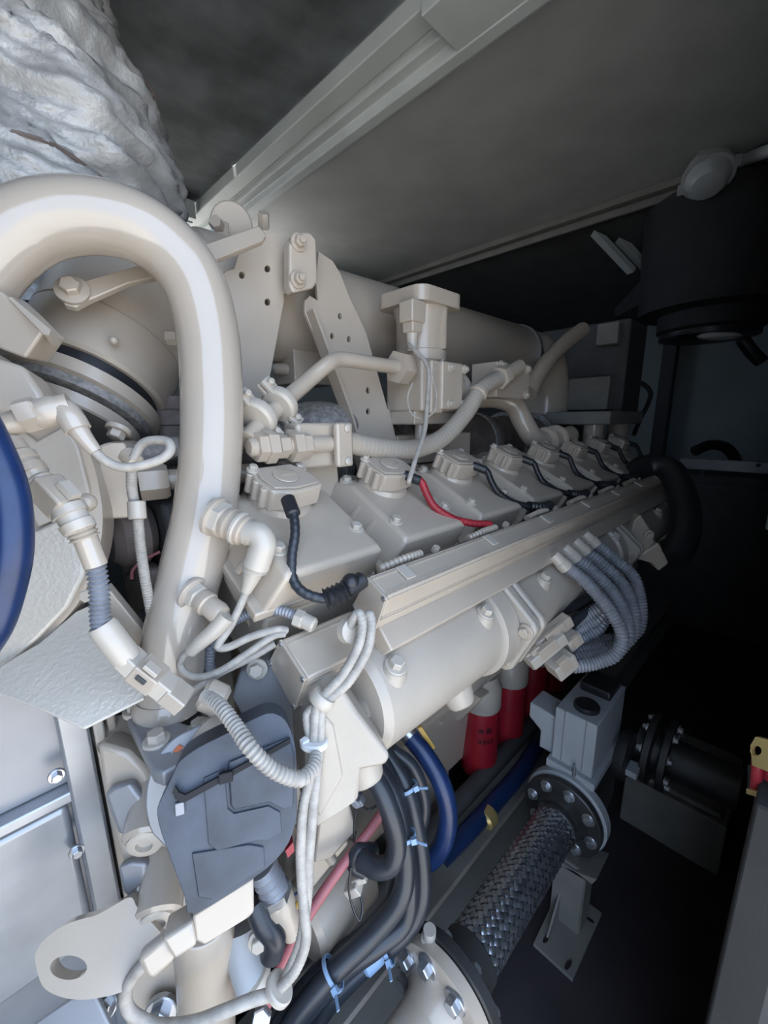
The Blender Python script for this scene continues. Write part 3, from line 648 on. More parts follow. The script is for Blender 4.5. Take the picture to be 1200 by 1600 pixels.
# ================================================================== upper left: lagged exhaust, arched coolant pipe
m = MB(); prof = []
pc = [at(85, 560, 1.0), at(70, 430, 1.0), at(55, 330, 1.0), at(30, 200, 1.0), at(0, 60, 1.02), at(-25, -80, 1.05), at(-40, -160, 1.08)]
rr = [.24, .27, .285, .26, .232, .20, .18]
q = resample(spline(pc, 12), .008); nq = len(q); v = []; f = []; NN = 220
for i in range(nq):
    s = i / (nq - 1) * (len(rr) - 1); k = min(int(s), len(rr) - 2); r0 = rr[k] + (rr[k + 1] - rr[k]) * (s - k)
    T = (q[min(nq - 1, i + 1)] - q[max(0, i - 1)]).normalized(); u = V((1, 0, 0)); u = (u - T * u.dot(T)).normalized(); w_ = T.cross(u)
    for k in range(NN):
        a = 2 * math.pi * k / NN; dirn = u * math.cos(a) + w_ * math.sin(a); pp = q[i] + dirn * r0
        n1_ = noise.noise(V((pp.x * 4, pp.y * 4, pp.z * 6)) + V((3, 1, 7)))
        pz = pp.z + .06 * n1_ + .25 * pp.x
        r1_ = 1 - abs(noise.noise(V((pp.x * 5, pp.y * 5, pz * 17)))) * 2.4
        r2_ = 1 - abs(noise.noise(V((pp.x * 11 + 5, pp.y * 11, pz * 38)))) * 2.2
        r3_ = noise.noise(pp * 70)
        v.append(pp + dirn * (.032 * n1_ + .040 * max(-.6, r1_) + .020 * max(-.6, r2_) + .004 * r3_))
for i in range(nq - 1):
    for k in range(NN): l = (k + 1) % NN; f.append((i * NN + k, i * NN + l, (i + 1) * NN + l, (i + 1) * NN + k))
m.add(v, f)
t = Thing('exhaust_lagging', 'crumpled silver foil blanket wrapped round the exhaust riser', 'insulation')
t.part('blanket', m, M['blanket'], smooth=180)
def ring_at(s): 
    k = int(s * (nq - 1)); return [V(x) for x in v[k * NN:(k + 1) * NN]]
for s in (.22, .5, .74):
    rg = ring_at(s); ct = sum(rg, V()) / len(rg)
    lp = [ct + (p - ct) * 1.0 for p in rg[::5]]; lp.append(lp[0]); t.part('tie_wire', MB().tube(lp, .004, 6, 2), M['brown'])
single('exhaust_riser', MB().tube([at(66, 160, 1.30), at(72, 80, 1.30), at(76, 10, 1.30)], .2, 32), M['brown'], 'brown exhaust riser shell showing beside the foil blanket at the top', 'exhaust')

t = Thing('coolant_pipe', 'thick glossy beige pipe arching over and down to a bolted flange', 'pipe')
cp = pts3([(-95, 560, .56), (-60, 470, .56), (-15, 400, .56), (50, 352, .57), (125, 338, .585), (200, 350, .605), (262, 388, .63), (305, 445, .65), (325, 520, .665), (331, 600, .67), (331, 690, .67), (322, 790, .665), (300, 890, .66), (276, 985, .655), (269, 1050, .655), (266, 1090, .655)])
t.part('pipe', MB().sweep(resample(spline(cp, 10), .008), [.0475] * len(resample(spline(cp, 10), .008)), 44), M['gloss'])
fl = at(265, 1088, .655)
t.part('collar', MB().lathe(fl + V((0, 0, .0)), UZ, [(-.014, .054), (.0, .054), (.012, .048)], 40), M['gloss'])
fd = onplane([(195, 1108), (208, 1095), (240, 1102), (318, 1128), (330, 1140), (322, 1160), (252, 1196), (236, 1190)], fl, UZ)
t.part('flange', MB().prism([p + V((0, 0, -.012)) for p in fd], V((0, 0, -.022))), M['silverd'], bevel=.004)
fz = fl.z - .012
for x, y in ((212, 1110), (245, 1158), (312, 1140)):
    t.part('bolt', MB().bolt(atz(x, y, fz), UZ, .012), M['pale']); 
# two sensors screwed into the pipe
t = Thing('pipe_sensor', 'large elbowed sensor plug screwed into the arched pipe beside the first rocker cover', 'sensor', 'sensors on the arched pipe')
a, b = at(334, 806, .615), at(400, 838, .60); d_ = (b - a).normalized()
t.part('washer', MB().lathe(a, d_, [(0, .03), (.006, .03), (.008, .026)], 28), M['gloss'])
t.part('hex_nut', MB().hexa(a + d_ * .008, d_, .0265, .014), M['pale'])
t.part('barrel', MB().lathe(a + d_ * .022, d_, [(0, .021), (.006, .024), (.010, .024), (.012, .02), (.016, .02), (.018, .023), (.034, .023), (.036, .019), (.05, .019)], 28), M['paint'])
t.part('ring', MB().lathe(a + d_ * .042, d_, [(0, .024), (.002, .0255), (.006, .0255), (.008, .024)], 28), M['pale'])
t.part('elbow', MB().tube(pts3([(388, 833, .602), (404, 836, .598), (411, 850, .597), (406, 868, .598), (400, 886, .60)]), .019, 22), M['pale'])
t.part('cuff', MB().corr(pts3([(402, 876, .60), (398, 892, .602)]), .0185, .005, .12, 22), M['pale'])
t.part('boot', MB().tube(pts3([(398, 886, .602), (392, 905, .604), (384, 925, .606)]), (.016, .0075), 16), M['pale'])
t.part('wire', MB().tube(pts3([(386, 920, .606), (379, 938, .607), (362, 975, .605), (344, 1003, .60), (343, 1012, .60), (360, 1010, .60), (395, 994, .605), (432, 984, .615), (448, 985, .625)]), .0058, 12), M['loom'])
t = Thing('pipe_sensor', 'smaller sensor plug low on the arched pipe with a loop of sheathed wire', 'sensor', 'sensors on the arched pipe')
a, b = at(300, 925, .625), at(352, 966, .60); d_ = (b - a).normalized()
t.part('washer', MB().lathe(a, d_, [(0, .026), (.005, .026), (.007, .022)], 28), M['gloss'])
t.part('hex_nut', MB().hexa(a + d_ * .007, d_, .02, .012), M['pale'])
t.part('barrel', MB().lathe(a + d_ * .018, d_, [(0, .015), (.008, .018), (.018, .018), (.02, .015), (.04, .0165), (.048, .014)], 24), M['paint'])
t.part('boot', MB().tube(pts3([(355, 962, .598), (335, 985, .597), (312, 1005, .598), (298, 1018, .60)]), (.013, .009), 16), M['pale'])
t.part('wire', MB().tube(pts3([(302, 1014, .60), (288, 1024, .602), (281, 1038, .604), (290, 1052, .604), (312, 1058, .602), (345, 1048, .60), (385, 1022, .602), (425, 995, .61), (445, 990, .62)]), .0054, 12), M['loom'])
single('box_conduit', MB().corr(pts3([(335, 1010, .66), (345, 985, .66), (375, 965, .65), (410, 952, .64), (445, 956, .63), (475, 968, .625)]), .0085, .005, .16), M['conduit'], 'pale corrugated conduit entering the top of the junction box', 'conduit')
t = Thing('conduit_gland', 'pale hex cable gland on top of the junction box', 'gland')
t.part('nut', MB().hexa(at(462, 965, .625), at(490, 975, .62) - at(462, 965, .625), .014, .014), M['pale'])
t.part('sleeve', MB().rod(at(472, 968, .623), at(492, 978, .618), .0115), M['pale'])
single('drop_hose', MB().tube(pts3([(352, 890, .69), (372, 930, .69), (395, 975, .69)]), .009), M['paint'], 'thin beige tube passing behind the low pipe sensor', 'tube')
single('connector_wire', MB().tube(pts3([(290, 1090, .60), (315, 1070, .605), (345, 1050, .61), (390, 1028, .62), (430, 1005, .63)]), .0062), M['loom'], 'sheathed wire running from the lower connector to the junction box', 'cable')
single('tapered_conduit', MB().corr(pts3([(330, 1008, .67), (328, 1040, .67), (335, 1070, .665), (352, 1085, .66)]), .0085, .005), M['conduit'], 'short grey conduit dropping behind the coolant pipe foot', 'conduit')

# ================================================================== left edge: pulley guard, blue hose, connectors
gn = V((-.45, -.86, .22)).normalized(); gc = at(-70, 800, .56)
t = Thing('pulley_guard', 'rounded pale beige pulley guard at the left edge behind the blue hose', 'guard')
def rimpts(scale, z): return [p + gn * z for p in onplane([(gx * scale + -70 * (1 - scale), gy * scale + 800 * (1 - scale)) for gx, gy in smooth2(((-250, 560), (-120, 520), (-20, 545), (50, 590), (105, 650), (140, 710), (156, 770), (160, 820), (150, 880), (120, 945), (60, 1010), (0, 1060), (-120, 1100), (-260, 1080), (-320, 820)))], gc, gn)]
t.part('dish', MB().prism(rimpts(1, 0), gn * -.05), M['paint'], bevel=.012, seg=4)
face = onplane([(40, 835), (62, 828), (120, 800), (140, 850), (135, 900), (112, 945), (60, 1000), (0, 1050), (-60, 1080), (-60, 1000), (10, 960), (35, 900)], gc + gn * .004, gn)
t.part('lower_face', MB().prism(face, gn * .010), M['rough'], bevel=.006, seg=3)
face = onplane([(-60, 640), (20, 660), (60, 690), (105, 665), (125, 700), (143, 770), (120, 798), (62, 824), (40, 780), (0, 700), (-60, 670)], gc + gn * .002, gn)
t.part('upper_face', MB().prism(face, gn * .006), M['cast'], bevel=.004, seg=3)
t.part('edge_lug', MB().ball(at(135, 785, .53), (.012, .012, .012)), M['paint'])
t.part('upper_block', MB().prism(onplane([(-60, 540), (0, 560), (35, 570), (62, 610), (76, 640), (40, 650), (-60, 640)], at(0, 600, .53), gn), gn * -.06), M['paint'], bevel=.006)
t.part('corner_bracket', MB().prism(onplane([(-40, 440), (0, 455), (28, 480), (60, 512), (68, 518), (38, 560), (-40, 530)], at(20, 500, .54), V((-.7, -.7, .1))), V((.03, .04, 0))), M['paint'], bevel=.004)
t.part('bracket_lip', MB().prism(onplane([(12, 465), (18, 464), (80, 516), (76, 524), (68, 522)], at(20, 500, .52), V((-.2, -.7, .7))), V((.01, .02, -.01))), M['paint'])
single('blue_hose', MB().tube(pts3([(-240, 700, .46), (-170, 615, .43), (-95, 600, .41), (-45, 640, .40), (-12, 700, .40), (14, 770, .40), (20, 850, .40), (8, 920, .40), (-18, 990, .40), (-70, 1050, .41), (-150, 1085, .43), (-240, 1060, .46)]), .0165, 24), M['blue'], 'thick dark blue hose bulging in at the left edge', 'hose')
single('hose_clamp_ring', MB().tube(pts3([(-60, 600, .42), (-5, 672, .42), (32, 760, .42), (40, 850, .42), (28, 930, .42), (-2, 1000, .42), (-60, 1060, .42)]), .006, 12), M['bsteel'], 'dark steel edge strip curving beside the blue hose', 'strip')
# guard skirt
t = Thing('guard_skirt', 'glossy pale sheet metal skirt below the pulley guard', 'guard')
sn = V((-.30, -.62, .72)).normalized(); S0 = at(120, 1040, .565)
t.part('slope', MB().prism(onplane([(-60, 1110), (0, 1040), (60, 1005), (118, 955), (152, 940), (215, 1020), (226, 1092), (130, 1140), (60, 1108), (0, 1086)], S0, sn), sn * -.006), M['rough'], bevel=.002)
t.part('upstand', MB().prism(onplane([(150, 968), (140, 945), (165, 915), (222, 985), (224, 1020)], at(180, 970, .64), V((-.5, -.8, .1)).normalized()), V((.01, .012, 0))), M['paint'], bevel=.002)
t.part('bolt', MB().hexa(at(137, 930, .56), gn, .009, .008), M['pale'])
t.part('column', MB().prism(onplane([(150, 698), (166, 692), (196, 692), (204, 742), (206, 800), (200, 810), (163, 812)], at(180, 760, .645), V((-.35, -.93, 0))), V((.04, .10, 0))), M['paint'], bevel=.004)
t.part('fin', MB().prism(onplane([(152, 810), (178, 812), (166, 880), (150, 940), (140, 935)], at(160, 870, .66), V((-.35, -.93, 0))), V((.006, .05, 0))), M['silverd'])
# gear case behind, coloured dark for the shaded gap, with pinkish pump
t = Thing('front_gear_case', 'gear case coloured dark for the shade in the gap behind the arched pipe', 'housing')
t.part('case', MB().prism([V((.225, .74, .50)), V((.225, 1.6, .50)), V((.225, 1.6, 1.36)), V((.225, .80, 1.36)), V((.225, .70, 1.15))], V((.07, 0, 0))), M['darkgrey'], bevel=.01)
t.part('cover', MB().box((.205, .90, 1.13), (.03, .2, .22)), M['brown'], bevel=.01)
t.part('pump', MB().rod((.15, .86, 1.30), (.22, .86, 1.30), .06), M['brown'])
for k in range(3): t.part('bolt', MB().bolt((.19, .82 + .05 * k, 1.06 + .07 * k), -UX, .009), M['darkgrey'])
single('small_red_wire', MB().tube(pts3([(206, 905, .74), (208, 890, .74), (225, 875, .75), (250, 862, .76)]), .003, 8), M['pink'], 'thin pink wire in the dark gap left of the arched pipe', 'wire')
t = Thing('stay_pipe', 'beige pipe with a large nut and a braided hose passing behind the arched pipe', 'pipe')
t.part('pipe', MB().rod(at(232, 752, .72), at(400, 738, .80), .018), M['paint'])
t.part('nut', MB().hexa(at(218, 755, .71), at(400, 738, .80) - at(218, 755, .71), .031, .045), M['paint'])
t.part('braided_hose', MB().tube(pts3([(196, 712, .74), (240, 705, .76), (310, 697, .79), (420, 690, .85)]), .022, 20), M['weave'])
t.part('ferrule', MB().rod(at(196, 712, .74), at(214, 709, .75), .026), M['paint'])
t.part('coupling', MB().lathe(at(268, 650, .90), UZ, [(-.05, .045), (-.02, .045), (-.018, .05), (.01, .05), (.015, .04), (.04, .04)], 24), M['brown'])
single('lagged_bend', MB().tube(pts3([(215, 700, .95), (270, 675, .95), (330, 660, 1.0), (420, 700, 1.0), (470, 745, .98)]), .07, 20), M['weave'], 'woven grey lagging on the bend between drum and first rocker cover', 'lagging')

# left wiring
t = Thing('upper_connector_lead', 'jointed beige connector and elbow boot lying across the top of the guard', 'connector')
ch = pts3([(-20, 672, .47), (8, 662, .475), (30, 655, .48), (48, 650, .485), (70, 646, .49), (98, 640, .495)])
d_ = (ch[-1] - ch[0]).normalized()
t.part('rear_shell', MB().lathe(ch[0], d_, [(0, .011), (.018, .011), (.02, .014), (.034, .014), (.036, .012), (.042, .012)], 20), M['paint'])
t.part('hex_nut', MB().hexa(at(32, 652, .48), d_, .0195, .02), M['paint'])
t.part('barrel', MB().lathe(at(52, 650, .485), d_, [(0, .015), (.004, .017), (.025, .017), (.028, .015), (.04, .015)], 22), M['paint'])
t.part('elbow', MB().tube(pts3([(84, 644, .492), (101, 642, .495), (112, 655, .495), (122, 672, .497)]), .0145, 20), M['gloss'])
t.part('boot', MB().tube(pts3([(116, 662, .497), (132, 685, .50), (150, 706, .505)]), (.0125, .0075), 18), M['gloss'])
t.part('strap', MB().tube(pts3([(148, 705, .505), (165, 720, .51), (190, 730, .515), (222, 727, .52), (252, 717, .525), (266, 704, .53), (262, 690, .535), (240, 688, .54), (222, 694, .545), (208, 716, .55)]), .0058, 12), M['loom'])
t = Thing('drop_conduit', 'thin pale corrugated conduit dropping in front of the dark gap with a collar', 'conduit')
t.part('clip', MB().rod(at(196, 708, .585), at(214, 726, .58), .012), M['paint'])
t.part('conduit', MB().corr(pts3([(206, 730, .59), (206, 760, .595), (210, 785, .60), (215, 805, .60), (219, 850, .605), (226, 900, .61), (233, 940, .625), (242, 990, .65)]), .0075, .0045, .12), M['loom'])
t.part('collar', MB().rod(at(213, 783, .60), at(215, 811, .60), .012, .1), M['pale'])
t = Thing('guard_connector_lead', 'jointed grey connector chain running down the guard into a ribbed conduit and pale plug', 'connector')
def seg(name, a, b, prof, mt, n=20):
    a, b = at(*a), at(*b); L_ = (b - a).length; t.part(name, MB().lathe(a, b - a, [(h * L_, r) for h, r in prof], n), mt)
seg('rear_shell', (0, 672, .48), (30, 712, .475), [(0, .010), (.5, .011), (.55, .014), (1, .014)], M['paint'])
seg('coupling', (28, 710, .475), (52, 742, .475), [(0, .014), (.1, .0165), (.4, .0165), (.45, .014), (.6, .014), (.65, .0165), (1, .0165)], M['paint'])
seg('collar', (50, 740, .475), (68, 758, .475), [(0, .013), (.2, .015), (.5, .013), (.7, .015), (1, .013)], M['paint'])
a, b = at(66, 754, .475), at(106, 796, .475); u, w_, n_ = frame(b - a)
blk = t.part('connector_block', MB().box((a + b) / 2, (.032, .028, (b - a).length), (u, w_, n_)), M['paint'], bevel=.003)
t.part('latch', MB().box((a + b) / 2 + (at(110, 765, .47) - (a + b) / 2).normalized() * .021, (.012, .008, .022), (u, w_, n_)), M['pale'], blk)
seg('nut', (104, 792, .477), (128, 832, .48), [(0, .018), (.3, .019), (.32, .016), (.6, .016), (.62, .018), (.9, .017), (1, .014)], M['pale'])
t.part('washers', MB().corr(pts3([(126, 828, .48), (133, 842, .482)]), .0165, .005, .2), M['paint'])
seg('sleeve', (132, 838, .482), (150, 884, .49), [(0, .0125), (1, .0125)], M['gloss'])
t.part('ribbed_conduit', MB().corr(pts3([(149, 880, .49), (155, 920, .495), (156, 955, .50), (158, 985, .505)]), .0115, .0058, .28, 16), M['conduit'])
seg('pale_sleeve', (158, 975, .505), (200, 1030, .52), [(0, .015), (.1, .0165), (.9, .0165), (1, .015)], M['pale'])
for a_, b_, s_, mt in (((196, 1024, .52), (218, 1045, .525), (.030, .022), 'pale'), ((214, 1040, .525), (248, 1066, .53), (.034, .026), 'paint'), ((244, 1062, .53), (266, 1080, .535), (.03, .024), 'pale'), ((262, 1076, .535), (290, 1098, .54), (.034, .022), 'gloss')):
    a, b = at(*a_), at(*b_); u, w_, n_ = frame(b - a); pb = t.part('plug_body', MB().box((a + b) / 2, (s_[0], s_[1], (b - a).length), (u, w_, n_)), M[mt], bevel=.002)
c = at(238, 1045, .512); t.part('latch', MB().box(c, (.014, .006, .02), (u, w_, n_)), M['pale'], bevel=.001)
c = at(222, 1060, .512); t.part('latch', MB().box(c, (.010, .006, .014), (u, w_, n_)), M['darkgrey'], bevel=.001)

# ================================================================== lower left: silver radiator box, lifting lug, mounting casting
t = Thing('radiator_box', 'silver sheet metal radiator tank at the lower left with a recessed panel', 'radiator')
YB = .70; xr = .060
t.part('tank', MB().box((xr - .5 - .01, YB + .32, .59), (1.0, .58, 1.08)), M['silver'], bevel=.006)
t.part('side_post', MB().box((xr - .018, YB + .012, .62), (.036, .04, 1.14)), M['silver'], bevel=.004)
t.part('edge_rail', MB().box((xr + .012, YB + .03, .62), (.014, .06, 1.16)), M['pale'], bevel=.003)
t.part('edge_rail', MB().box((xr + .03, YB + .04, .62), (.012, .06, 1.16)), M['paint'], bevel=.003)
t.part('cross_rail', MB().box((xr - .28, YB + .012, .955), (.52, .03, .018)), M['silver'], bevel=.003)
t.part('upper_panel', MB().box((xr - .30, YB + .026, 1.06), (.54, .012, .19)), M['silverd'], bevel=.002)
t.part('lower_panel', MB().box((xr - .31, YB + .020, .80), (.54, .02, .27)), M['silver'], bevel=.012, seg=3)
for x, y in ((88, 1212), (120, 1330), (112, 1345)): 
    if (x, y) != (112, 1345): t.part('bolt', MB().bolt(aty(x, y, YB - .006), -UY, .007), M['steel'])
for z in (.55, .70): t.part('bolt', MB().bolt((xr - .018, YB - .008, z), -UY, .009), M['steel'])
t.part('foot', MB().box((xr - .5, YB + .3, .03), (1.0, .6, .05)), M['silverd'])
t = Thing('lifting_lug', 'beige lifting lug plate with a round eye at the lower left', 'lifting lug')
ln = V((-.42, -.66, .62)).normalized(); L0 = at(150, 1490, .53)
lo_ = [(55, 1502), (58, 1485), (70, 1468), (96, 1448), (124, 1437), (150, 1430), (176, 1416), (204, 1402), (216, 1420), (250, 1456), (262, 1480), (240, 1505), (215, 1530), (190, 1550), (150, 1560), (120, 1562), (90, 1556), (66, 1540)]
t.part('plate', MB().prism(onplane(smooth2(lo_), L0, ln), ln * -.022, [onplane(circ(107, 1512, 29, 19, 32), L0, ln)]), M['paint'], smooth=30)
t.part('foot', MB().prism(onplane([(52, 1600), (108, 1562), (150, 1556), (180, 1620), (60, 1640)], L0 - ln * .022, ln), ln * -.01), M['silverd'], bevel=.002)
t.part('bolt', MB().bolt(at(164, 1572, .545), ln, .010), M['steel'])
t = Thing('mount_casting', 'beige casting with socket bolts between the radiator tank and the grey module', 'bracket')
cn = V((-.55, -.78, .3)).normalized(); C0 = at(230, 1310, .60)
t.part('web', MB().prism(onplane([(150, 1160), (200, 1175), (232, 1205), (262, 1290), (300, 1400), (300, 1440), (215, 1412), (190, 1350), (160, 1240)], C0, cn), cn * -.05), M['paint'], bevel=.008)
t.part('pocket', MB().prism(onplane([(170, 1232), (182, 1222), (212, 1214), (232, 1240), (240, 1275), (198, 1296), (190, 1290)], C0 + cn * .002, cn), cn * .016), M['silverd'], bevel=.006, seg=3)
t.part('pocket', MB().prism(onplane([(190, 1345), (215, 1335), (236, 1338), (236, 1360), (205, 1390), (198, 1382)], C0 + cn * .002, cn), cn * .014), M['silverd'], bevel=.006, seg=3)
for (x, y), L_ in (((226, 1318), .035), ((246, 1440), .04)):
    e = onplane([(x, y)], C0 + cn * L_, cn)[0]; bd = V((-.45, -.8, -.1)).normalized()
    b_ = t.part('boss', MB().rod(e - bd * .075 + V((0, 0, .02)), e - bd * .004, .030, .15), M['gloss'])
    t.part('socket_bolt', MB().lathe(e - bd * .006, bd, [(0, .022), (.008, .022), (.010, .019), (.010, .011), (.003, .010)], 24, closed=False).cyl(e - bd * .004, e - bd * .002, .018), M['pale'], b_)
t.part('barrel', MB().rod(at(208, 1395, .60), at(262, 1372, .62), .034), M['gloss'])
t.part('top_plate', MB().prism(onplane([(136, 1140), (170, 1118), (205, 1112), (226, 1150), (206, 1172), (160, 1176)], at(180, 1145, .655), V((-.1, -.3, .95))), V((0, 0, -.015))), M['paint'], bevel=.003)
t.part('lower_web', MB().prism(onplane([(210, 1500), (275, 1470), (290, 1640), (190, 1640)], at(250, 1560, .64), cn), cn * -.03), M['paint'], bevel=.004)
t.part('bolt', MB().bolt(at(252, 1582, .625), cn, .016), M['steel'])
t = Thing('support_tube', 'upright beige tube under the grey module at the bottom', 'tube')
a, b = at(318, 1425, .60), at(330, 1720, .74)
t.part('tube', MB().rod(a, b, .042, .05, 36), M['paint'])
t.part('foot_plate', MB().box(b, (.14, .14, .012)), M['paint'])
t.part('foot_post', MB().box(V((b.x, b.y, b.z / 2)), (.06, .06, b.z)), M['skid'])

# control module on its tray
t = Thing('control_module', 'dusty blue grey plastic control module held by a black strap', 'control module')
mn = V((-.40, -.84, .36)).normalized(); M0 = at(360, 1260, .515)
mo = [(246, 1262), (262, 1228), (272, 1205), (282, 1188), (310, 1168), (350, 1148), (408, 1118), (432, 1116), (450, 1132), (462, 1172), (464, 1240), (462, 1285), (443, 1330), (397, 1372), (302, 1428), (288, 1400), (264, 1335), (250, 1295)]
t.part('case', MB().prism(onplane(smooth2(mo, 3), M0, mn), mn * -.055), M['module'], bevel=.010, seg=4)
pa = [(318, 1215), (350, 1200), (356, 1262), (366, 1270), (420, 1258), (438, 1268), (440, 1300), (420, 1312), (400, 1312), (340, 1328), (326, 1318)]
t.part('raised_panel', MB().prism(onplane(pa, M0, mn), mn * .0025), M['module'], bevel=.002)
pa = [(356, 1190), (452, 1150), (460, 1180), (458, 1258), (440, 1262), (420, 1252), (366, 1264), (360, 1256)]
t.part('raised_panel', MB().prism(onplane(pa, M0, mn), mn * .004), M['module'], bevel=.003)
pa = [(300, 1332), (390, 1318), (412, 1322), (414, 1352), (330, 1404), (310, 1400)]
t.part('raised_panel', MB().prism(onplane(pa, M0, mn), mn * .0025), M['module'], bevel=.002)
st = onplane([(270, 1236), (274, 1246), (288, 1252), (350, 1218), (400, 1190), (453, 1160), (453, 1152), (400, 1182), (350, 1208), (290, 1240), (280, 1236), (274, 1226)], M0 + mn * .0045, mn)
t.part('strap', MB().prism(st, mn * .004), M['strap'])
t.part('buckle', MB().box(onplane([(353, 1214)], M0 + mn * .011, mn)[0], (.016, .012, .008), frame(mn)), M['strap'], bevel=.001)
t.part('clip', MB().box(onplane([(281, 1263)], M0 + mn * .003, mn)[0], (.010, .014, .005), frame(mn)), M['silverd'], bevel=.001)
def sticker(pts, mt, lab): t.part('sticker', MB().prism(onplane(pts, M0 - mn * .0645, mn), mn * .002), M[mt], label=lab)
sticker([(246, 1206), (253, 1190), (270, 1174), (274, 1180), (261, 1194), (254, 1209)], 'white', 'white printed sticker strip')
sticker([(271, 1172), (280, 1163), (287, 1167), (276, 1178)], 'orange', 'orange sticker tip')
t = Thing('module_backplate', 'dark blue round backed mounting plate behind the grey module', 'bracket')
t.part('plate', MB().prism(onplane(smooth2([(228, 1270), (229, 1230), (240, 1194), (262, 1162), (294, 1142), (340, 1132), (400, 1200), (300, 1330), (244, 1310)]), M0 - mn * .065, mn), mn * -.006), M['silverd'], bevel=.002)
t.part('boss', MB().rod(at(322, 1135, .60), at(350, 1165, .585), .03), M['paint'])
t.part('boss', MB().rod(at(300, 1160, .60), at(335, 1180, .58), .018), M['paint'])
t = Thing('module_tray', 'pale beige tray edge under the grey module', 'tray')
t.part('tray', MB().prism(onplane([(300, 1432), (396, 1372), (397, 1426), (392, 1432), (318, 1478), (304, 1470)], M0 - mn * .01, mn), mn * -.05), M['paint'], bevel=.003)
t.part('clip', MB().prism(onplane([(252, 1468), (300, 1440), (308, 1478), (272, 1502)], M0 - mn * .005, mn), mn * -.04), M['gloss'], bevel=.004)
t.part('wing', MB().prism(onplane([(213, 1500), (262, 1462), (276, 1500), (236, 1536), (222, 1522)], M0 - mn * .012, mn), mn * -.02), M['paint'], bevel=.006)
t.part('red_tab', MB().prism(onplane([(446, 1330), (458, 1316), (460, 1330), (450, 1340)], M0 - mn * .01, mn), mn * -.02), M['redw'])
single('bent_drain_tube', MB().tube(pts3([(252, 1478, .52), (222, 1508, .52), (202, 1535, .525), (196, 1562, .53), (208, 1585, .535), (245, 1602, .54), (300, 1598, .53), (350, 1580, .53), (395, 1562, .54), (432, 1552, .55)]), .0075, 16), M['loom'], 'bent pale tube looping under the lifting lug and the support tube', 'tube')

# ================================================================== main harness
def loom(pts, r): return MB().corr(pts3(pts), r, .006, .07, 12)
t = Thing('main_harness', 'sheathed pale harness bundle looping from the junction box and hanging down past the module', 'harness')
t.part('strand', loom([(540, 1000, .612), (548, 975, .60), (560, 958, .595), (566, 975, .59), (560, 1010, .585), (535, 1055, .58), (505, 1088, .575), (494, 1110, .572), (490, 1160, .57), (488, 1200, .57), (474, 1260, .56), (470, 1340, .555), (475, 1420, .55), (478, 1470, .55), (462, 1515, .55), (436, 1545, .55)], .0072), M['loom'])
t.part('strand', loom([(552, 1000, .615), (566, 975, .60), (577, 960, .597), (580, 985, .59), (572, 1020, .585), (545, 1065, .58), (512, 1094, .576), (502, 1112, .574), (500, 1160, .572), (496, 1200, .572), (490, 1260, .565), (483, 1340, .56), (480, 1400, .557), (470, 1470, .556), (450, 1520, .556), (434, 1550, .556)], .0072), M['loom'])
t.part('strand', loom([(508, 1095, .577), (482, 1112, .575), (480, 1130, .573), (486, 1160, .573), (492, 1185, .572), (484, 1230, .567)], .0062), M['loom'])
t.part('wrap_ring', MB().lathe(at(506, 1088, .578), at(494, 1104, .577) - at(506, 1088, .578), [(-.004, .017), (0, .019), (.008, .019), (.012, .017)], 24), M['pale'])
t.part('cable_tie', MB().lathe(at(491, 1156, .571), at(490, 1166, .571) - at(491, 1156, .571), [(0, .017), (.002, .019), (.007, .019), (.009, .017)], 24), M['white'])
t.part('tie_head', MB().box(at(476, 1160, .565), (.010, .008, .010)), M['white'])
t.part('cable_tie', MB().lathe(at(440, 1540, .552), at(430, 1552, .552) - at(440, 1540, .552), [(0, .018), (.002, .020), (.008, .020), (.01, .018)], 24), M['pale'])
t = Thing('module_conduit', 'stout pale corrugated conduit slung in front of the grey module', 'conduit')
t.part('conduit', MB().corr(pts3([(322, 1088, .56), (345, 1105, .535), (368, 1135, .515), (392, 1170, .495), (420, 1198, .495), (448, 1213, .50), (472, 1216, .51), (488, 1200, .53), (494, 1180, .55)]), .0098, .006, .16, 16), M['loom'])
t.part('shoulder', MB().rod(at(316, 1082, .575), at(352, 1098, .58), .022), M['paint'])

# ================================================================== lower middle: cables, hoses, fittings
def cable(pts, r, lab, mt='cable', ties=()):
    t = Thing('power_cable', lab, 'cable', 'black cables under the manifold')
    t.part('jacket', MB().tube(pts3(pts), r, 16), M[mt])
    path = spline(pts3(pts), 10)
    for fr, k_ in ties:
        i = int(fr * (len(path) - 2)); c = path[i]; dr = (path[i + 1] - c).normalized(); R = r * 1.08 * k_
        u_, w2, _ = frame(dr)
        tie = t.part('cable_tie', MB().lathe(c - dr * .0035, dr, [(0, R), (0, R + .003), (.007, R + .003), (.007, R)], 24, closed=False), M['tie'])
        e = (EYE - c).normalized(); e = (e - dr * e.dot(dr)).normalized(); s_ = dr.cross(e)
        t.part('tie_head', MB().box(c + (e * .75 - s_ * .65).normalized() * (R + .006), (.011, .011, .010), (s_, e, dr)), M['tie'], tie)
        t.part('tie_tail', MB().box(c + (e * .75 - s_ * .65).normalized() * (R + .006) + e * .012 - s_ * .012, (.028, .002, .005), ((e - s_).normalized(), (e + s_).normalized(), dr)), M['tie'], tie)
up = ROT @ V((.1, 1, 0))
dg = ROT @ V((.75, .65, 0))
cable([(560, 1195, .80), (590, 1225, .78), (610, 1270, .77), (620, 1315, .77), (612, 1348, .77), (590, 1356, .775), (563, 1343, .79)], .019, 'black cable making a tight u turn below the manifold')
cable([(578, 1185, .86), (612, 1240, .84), (628, 1300, .83), (634, 1360, .82), (622, 1410, .81), (580, 1462, .80), (520, 1520, .78), (462, 1590, .76), (440, 1640, .75)], .0195, 'black cable at the left of the bundle hanging under the manifold', ties=((.27, 1.15), (.76, 1.25)))
